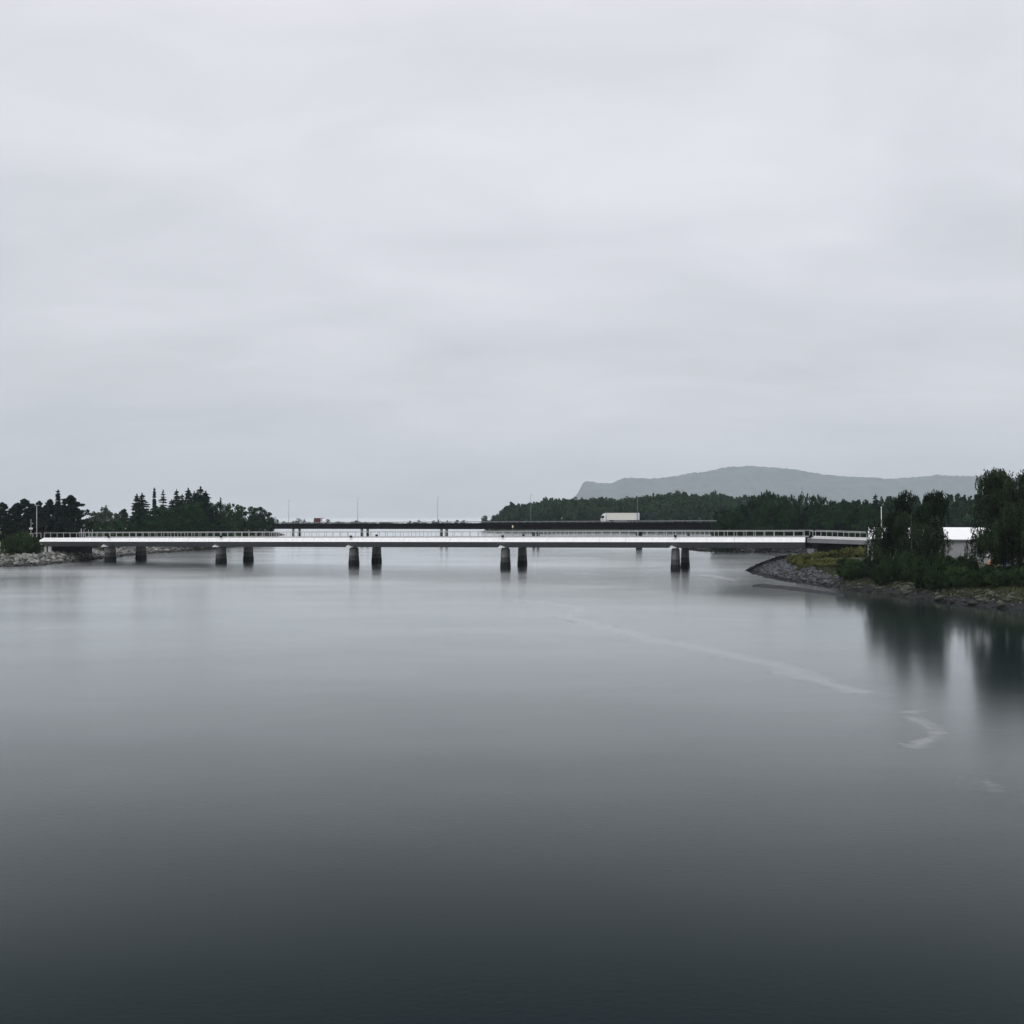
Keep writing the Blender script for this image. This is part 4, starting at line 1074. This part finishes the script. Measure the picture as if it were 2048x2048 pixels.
for d in np.arange(560, 680, 12):
    x = east(1780, d)
    while x < east(2250, d):
        g = FS.z(x, d); top = height(994, 620) + rr.uniform(-2, 1.0); h = max(4, top - g) * min(1, .6 + (d - 560) / 90)
        spots.append((x, d, g - .5, h, rr.uniform(3.5, 5.0), rr.random() < .1)); x += rr.uniform(5.5, 8)
far_wood('wood', 'hazy bluish wood seen between the birches and the big right tree', spots, 42)
spots = []
for k in range(330):
    x = rr.uniform(-540, 60); y = rr.uniform(1255, 1400)
    if SP.sd(np.array([x]), np.array([y]))[0] < 2: continue
    px = x / y * FOC + 1024; h = rr.uniform(3.0, 5.0) + (3 if rr.random() < .04 else 0)
    spots.append((x, y, SP.z(x, y) - .3, h * np.interp(px, [560, 700, 960], [1.15, 1, .9]), rr.uniform(3, 6), rr.random() < .1))
far_wood('scrub', 'low dark scrub on the far spit beyond the dark road bridge', spots, 43)
# two lone trees at the tip of the rise
d = 905
tree_at('l', 969.5, 1031, 15, d, FS, 'lone round pale tree at the left tip of the wooded rise', None, 0, g=1.5)
tree_at('l', 914, 1039.5, 9, 1255, SP, 'tiny lone tree on the low far spit', None, 1, g=1.5)
# mast on the skyline
d = 900; r = tag(empty('radio_mast', (east(1604, d), d, 8)), 'thin mast rising above the right forest skyline', 'mast')
MB().tube([(0, 0, 0), (0, 0, height(973, d) - 8)], [.45, .2], 6).build('pole', M['lampm'], r)

# bank shrubs
BUD = [make_bush(51), make_bush(52, 2.6, 2.4), make_bush(53, 2.6, 2.0), make_bush(54, 2.6, 2.2)]
BUY = [make_bush(55, 2.0, 2.2, 'bushy'), make_bush(56, 2.0, 2.0, 'bushy')]
YG = 'yellow-green bushes on the right point'; DG = 'dark shrubs of the hedge along the right bank'
def bush(pr, x, ytop, d, w, base, label, group, name='bush'):
    X = east(x, d); g = RB.z(X, d); h = max(.8, height(ytop, d) - g)
    return plant(pr, name, (X, d, g - .1), h / base, w * d / FOC / 2 / 2.2, label, 'bush', group, ('foliage', 'stem'))
yl = ('yellow-green bush at the tip, nearest to the gravel', 'bright yellow bush just right of the tip one', 'tall yellow-green bush before the bearing block', 'broad yellow-green bush under the grey approach', 'yellowish bush below the sloping railing', 'olive bush under the right part of the railing', 'olive bush beside the left end of the grey building', 'low yellow bush above the dark gravel', 'low yellow-green bush in front of the broad one', 'small yellowish bush on the slope above the mossy stones', 'spreading olive bush low on the slope left of the dark hedge', 'low pale green bush where the gravel meets the hedge', 'small yellow-green bush between the gravel and the leaning railing')
for i, (x, y, d, w) in enumerate(((1588, 1110, 226, 30), (1612, 1107, 224, 36), (1642, 1103, 222, 42), (1672, 1100, 221, 42), (1700, 1095, 220, 40), (1722, 1094, 219, 36), (1738, 1096, 216, 34), (1628, 1117, 213, 40), (1660, 1115, 211, 42), (1610, 1122, 210, 34), (1645, 1124, 207, 42), (1676, 1128, 203, 38), (1596, 1116, 219, 30))):
    bush(BUY[i % 2], x, y, d, w, 2.0, yl[i], YG)
dk = ['dark shrub in the dense hedge along the right bank'] * 60
rows = []
for i, x in enumerate(np.arange(1692, 1790, 16)): rows.append((x, 1115 + (i % 3) * 4, 203 - (x - 1652) * .12, 40))
for i, x in enumerate(np.arange(1676, 1860, 18)): rows.append((x, (1126 if x < 1740 else 1118) + (i % 3) * 5, 188 - (x - 1690) * .10, 46))
for i, x in enumerate(np.arange(1770, 2075, 18)): rows.append((x, (1108 if x < 1935 else 1127) + (i % 3) * 5, 176 - (x - 1780) * .07, 50))
for i, x in enumerate(np.arange(1790, 2080, 21)): rows.append((x, (1132 if x < 1935 else 1135) + (i % 3) * 5, 167 - (x - 1820) * .075, 54))
for i, (x, y, d, w) in enumerate(rows):
    X = east(x, d)
    if RB.sd(np.array([X]), np.array([d]))[0] < 2.2: continue
    bush(BUD[i % 4], x, y, d, w, 2.6, dk[0], DG)
d = 283.0
for k, (x, y, w, lab) in enumerate(((24, 1072, 34, 'dark bush left of the bridge end, at its left side'), (44, 1066, 40, 'biggest dark bush under the short left railing'), (62, 1070, 34, 'dark bush touching the left bridge end'))):
    X = east(x, d + k * 2); g = LB.z(X, d + k * 2); h = height(y, d) - g
    plant(BUD[k], 'bush', (X, d + k * 2, g - .1), h / 2.6, w * d / FOC / 2 / 2.0, lab, 'bush', 'dark bushes at the left bridge end', ('foliage', 'stem'))

# weeping birches and the big tree at the right edge
def birch(seed, x, ytop, d, w, label, **k):
    X = east(x, d); g = RB.z(X, d); h = (height(ytop, d) - g) * .97
    root = tag(empty('birch_tree', (X, d, g)), label, 'tree')
    for pn, me in zip(('crown', 'trunk'), make_birch(seed, h, w * d / FOC / 2, **k)): obj(pn, me, root)
birch(61, 1794, 981, 178, 72, 'left weeping birch in front of the grey building', limbs=28, bias=(0.2, 0), low=.14, full=1.0, leafsize=.29)
birch(62, 1860, 972, 176, 64, 'right weeping birch in front of the grey building', limbs=28, bias=(0.3, 0), low=.16, full=1.0, leafsize=.29)
birch(63, 1768, 1044, 181, 72, 'low young birch below the left weeping birch', limbs=16, low=.2, full=.7)
birch(64, 1824, 1014, 175, 76, 'low drooping birch between the two weeping birches', limbs=18, low=.22, full=.6)
birch(67, 1864, 1060, 173, 60, 'low drooping birch below the right weeping birch', limbs=12, low=.25, full=.5)
birch(65, 2034, 940, 158, 160, 'big dark tree with drooping branches at the right edge', limbs=58, low=.17, full=1.35, leafsize=.30, zmin=1.7)
birch(66, 2008, 956, 160, 76, 'dark tree with a ragged top left of the big right-edge tree', limbs=34, low=.18, full=1.3, leafsize=.29, zmin=1.6)

# ------------------------------------------------------------------ air
m = bpy.data.materials.new('river_haze'); m.use_nodes = True; nt = m.node_tree
for n in list(nt.nodes):
    if n.type == 'BSDF_PRINCIPLED': nt.nodes.remove(n)
pv = nt.nodes.new('ShaderNodeVolumePrincipled'); pv.inputs['Color'].default_value = (0.86, 0.94, 1.0, 1)
pv.inputs['Density'].default_value = 6.2e-5; pv.inputs['Anisotropy'].default_value = 0.0
nt.links.new(pv.outputs[0], nt.nodes['Material Output'].inputs['Volume'])
mb = MB().box((0, (WY1 + WY0) / 2, 398), (2 * WX + 400, WY1 - WY0 + 400, 802.0))
tag(mb.build('haze', m), 'thin grey haze filling the air over the river', 'haze', kind='stuff')

# ------------------------------------------------------------------ sky and light
SUN_EL, SUN_AZ = 52.0, 200.0             # azimuth measured clockwise from the view direction (+Y)
w = bpy.data.worlds.new('World'); S.world = w; w.use_nodes = True
nt = w.node_tree; L = nt.links.new; bg = nt.nodes['Background']
skyt = nt.nodes.new('ShaderNodeTexSky'); skyt.sky_type = 'NISHITA'; skyt.sun_disc = False
skyt.sun_elevation = R(SUN_EL); skyt.sun_rotation = R(SUN_AZ)
tc = nt.nodes.new('ShaderNodeTexCoord')
sp = nt.nodes.new('ShaderNodeSeparateXYZ'); L(tc.outputs['Generated'], sp.inputs[0])
# project the direction on a flat cloud layer so that streaks flatten towards the horizon
mx = nt.nodes.new('ShaderNodeMath'); mx.operation = 'MAXIMUM'; mx.inputs[1].default_value = 0.0; L(sp.outputs['Z'], mx.inputs[0])
ad = nt.nodes.new('ShaderNodeMath'); ad.operation = 'ADD'; ad.inputs[1].default_value = 0.30; L(mx.outputs[0], ad.inputs[0])
dv = nt.nodes.new('ShaderNodeVectorMath'); dv.operation = 'DIVIDE'; L(tc.outputs['Generated'], dv.inputs[0])
cb = nt.nodes.new('ShaderNodeCombineXYZ'); L(ad.outputs[0], cb.inputs[0]); L(ad.outputs[0], cb.inputs[1]); L(ad.outputs[0], cb.inputs[2])
L(cb.outputs[0], dv.inputs[1])
n1 = noise_node(nt, 1.25, 5, 0.48, dv.outputs[0], (1.0, 1.5, 2.2)); n1.inputs['Distortion'].default_value = 0.45
n2 = noise_node(nt, 3.6, 5, 0.5, dv.outputs[0], (0.8, 1.5, 2.0)); n2.inputs['Distortion'].default_value = 0.5
am = nt.nodes.new('ShaderNodeMath'); am.operation = 'MULTIPLY_ADD'; am.inputs[1].default_value = 0.35
L(n2.outputs['Fac'], am.inputs[0])
am2 = nt.nodes.new('ShaderNodeMath'); am2.operation = 'MULTIPLY'; am2.inputs[1].default_value = 0.65; L(n1.outputs['Fac'], am2.inputs[0]); L(am2.outputs[0], am.inputs[2])
cl = ramp(nt, [(0.33, (5.55, 5.68, 6.02)), (0.67, (7.1, 7.1, 7.5))]); L(am.outputs[0], cl.inputs['Fac'])
# an overcast sky is brighter overhead
zr = nt.nodes.new('ShaderNodeFloatCurve'); c = zr.mapping.curves[0]
for a, v in ((0.083, .55), (0.15, .555), (0.26, .605), (0.34, .63), (0.42, .605), (0.9, .95)): c.points.new(a, v)
c.points[0].location = (0, .495); c.points[-1].location = (1, .95)
zr.mapping.update(); L(sp.outputs['Z'], zr.inputs['Value'])
z2 = nt.nodes.new('ShaderNodeMath'); z2.operation = 'MULTIPLY'; z2.inputs[1].default_value = 2.0; L(zr.outputs[0], z2.inputs[0])
sc = nt.nodes.new('ShaderNodeVectorMath'); sc.operation = 'SCALE'; L(cl.outputs['Color'], sc.inputs[0]); L(z2.outputs[0], sc.inputs['Scale'])
mixn = nt.nodes.new('ShaderNodeMix'); mixn.data_type = 'RGBA'; mixn.inputs[0].default_value = 0.94
L(skyt.outputs['Color'], mixn.inputs[6]); L(sc.outputs[0], mixn.inputs[7]); L(mixn.outputs[2], bg.inputs['Color'])
bg.inputs['Strength'].default_value = 0.1

sl = bpy.data.lights.new('sun', 'SUN'); sl.energy = 1.0; sl.angle = R(30); sl.color = (1.0, 0.97, 0.93)
so = bpy.data.objects.new('sun', sl); link(so)
az, el = R(SUN_AZ), R(SUN_EL)
dirv = Vector((math.sin(az) * math.cos(el), math.cos(az) * math.cos(el), math.sin(el)))
so.rotation_euler = dirv.to_track_quat('Z', 'Y').to_euler(); so.location = (0, -40, 60)

# ------------------------------------------------------------------ camera and output
cd = bpy.data.cameras.new('camera'); cd.sensor_width = 36; cd.sensor_fit = 'HORIZONTAL'
cd.lens = FOC / 2048 * 36; cd.clip_start = 0.5; cd.clip_end = 40000
co = bpy.data.objects.new('camera', cd); link(co)
co.location = (0, 0, CAM_H); co.rotation_euler = (R(90) + math.atan((HORIZON - 1024) / FOC), 0, 0)
S.camera = co
S.render.engine = 'CYCLES'
S.cycles.use_denoising = True
S.cycles.volume_bounces = 2; S.cycles.max_bounces = 8; S.cycles.transparent_max_bounces = 16
S.view_settings.view_transform = 'Standard'; S.view_settings.look = 'None'; S.view_settings.gamma = 1.0; S.view_settings.exposure = 0.0
S.view_settings.use_curve_mapping = False
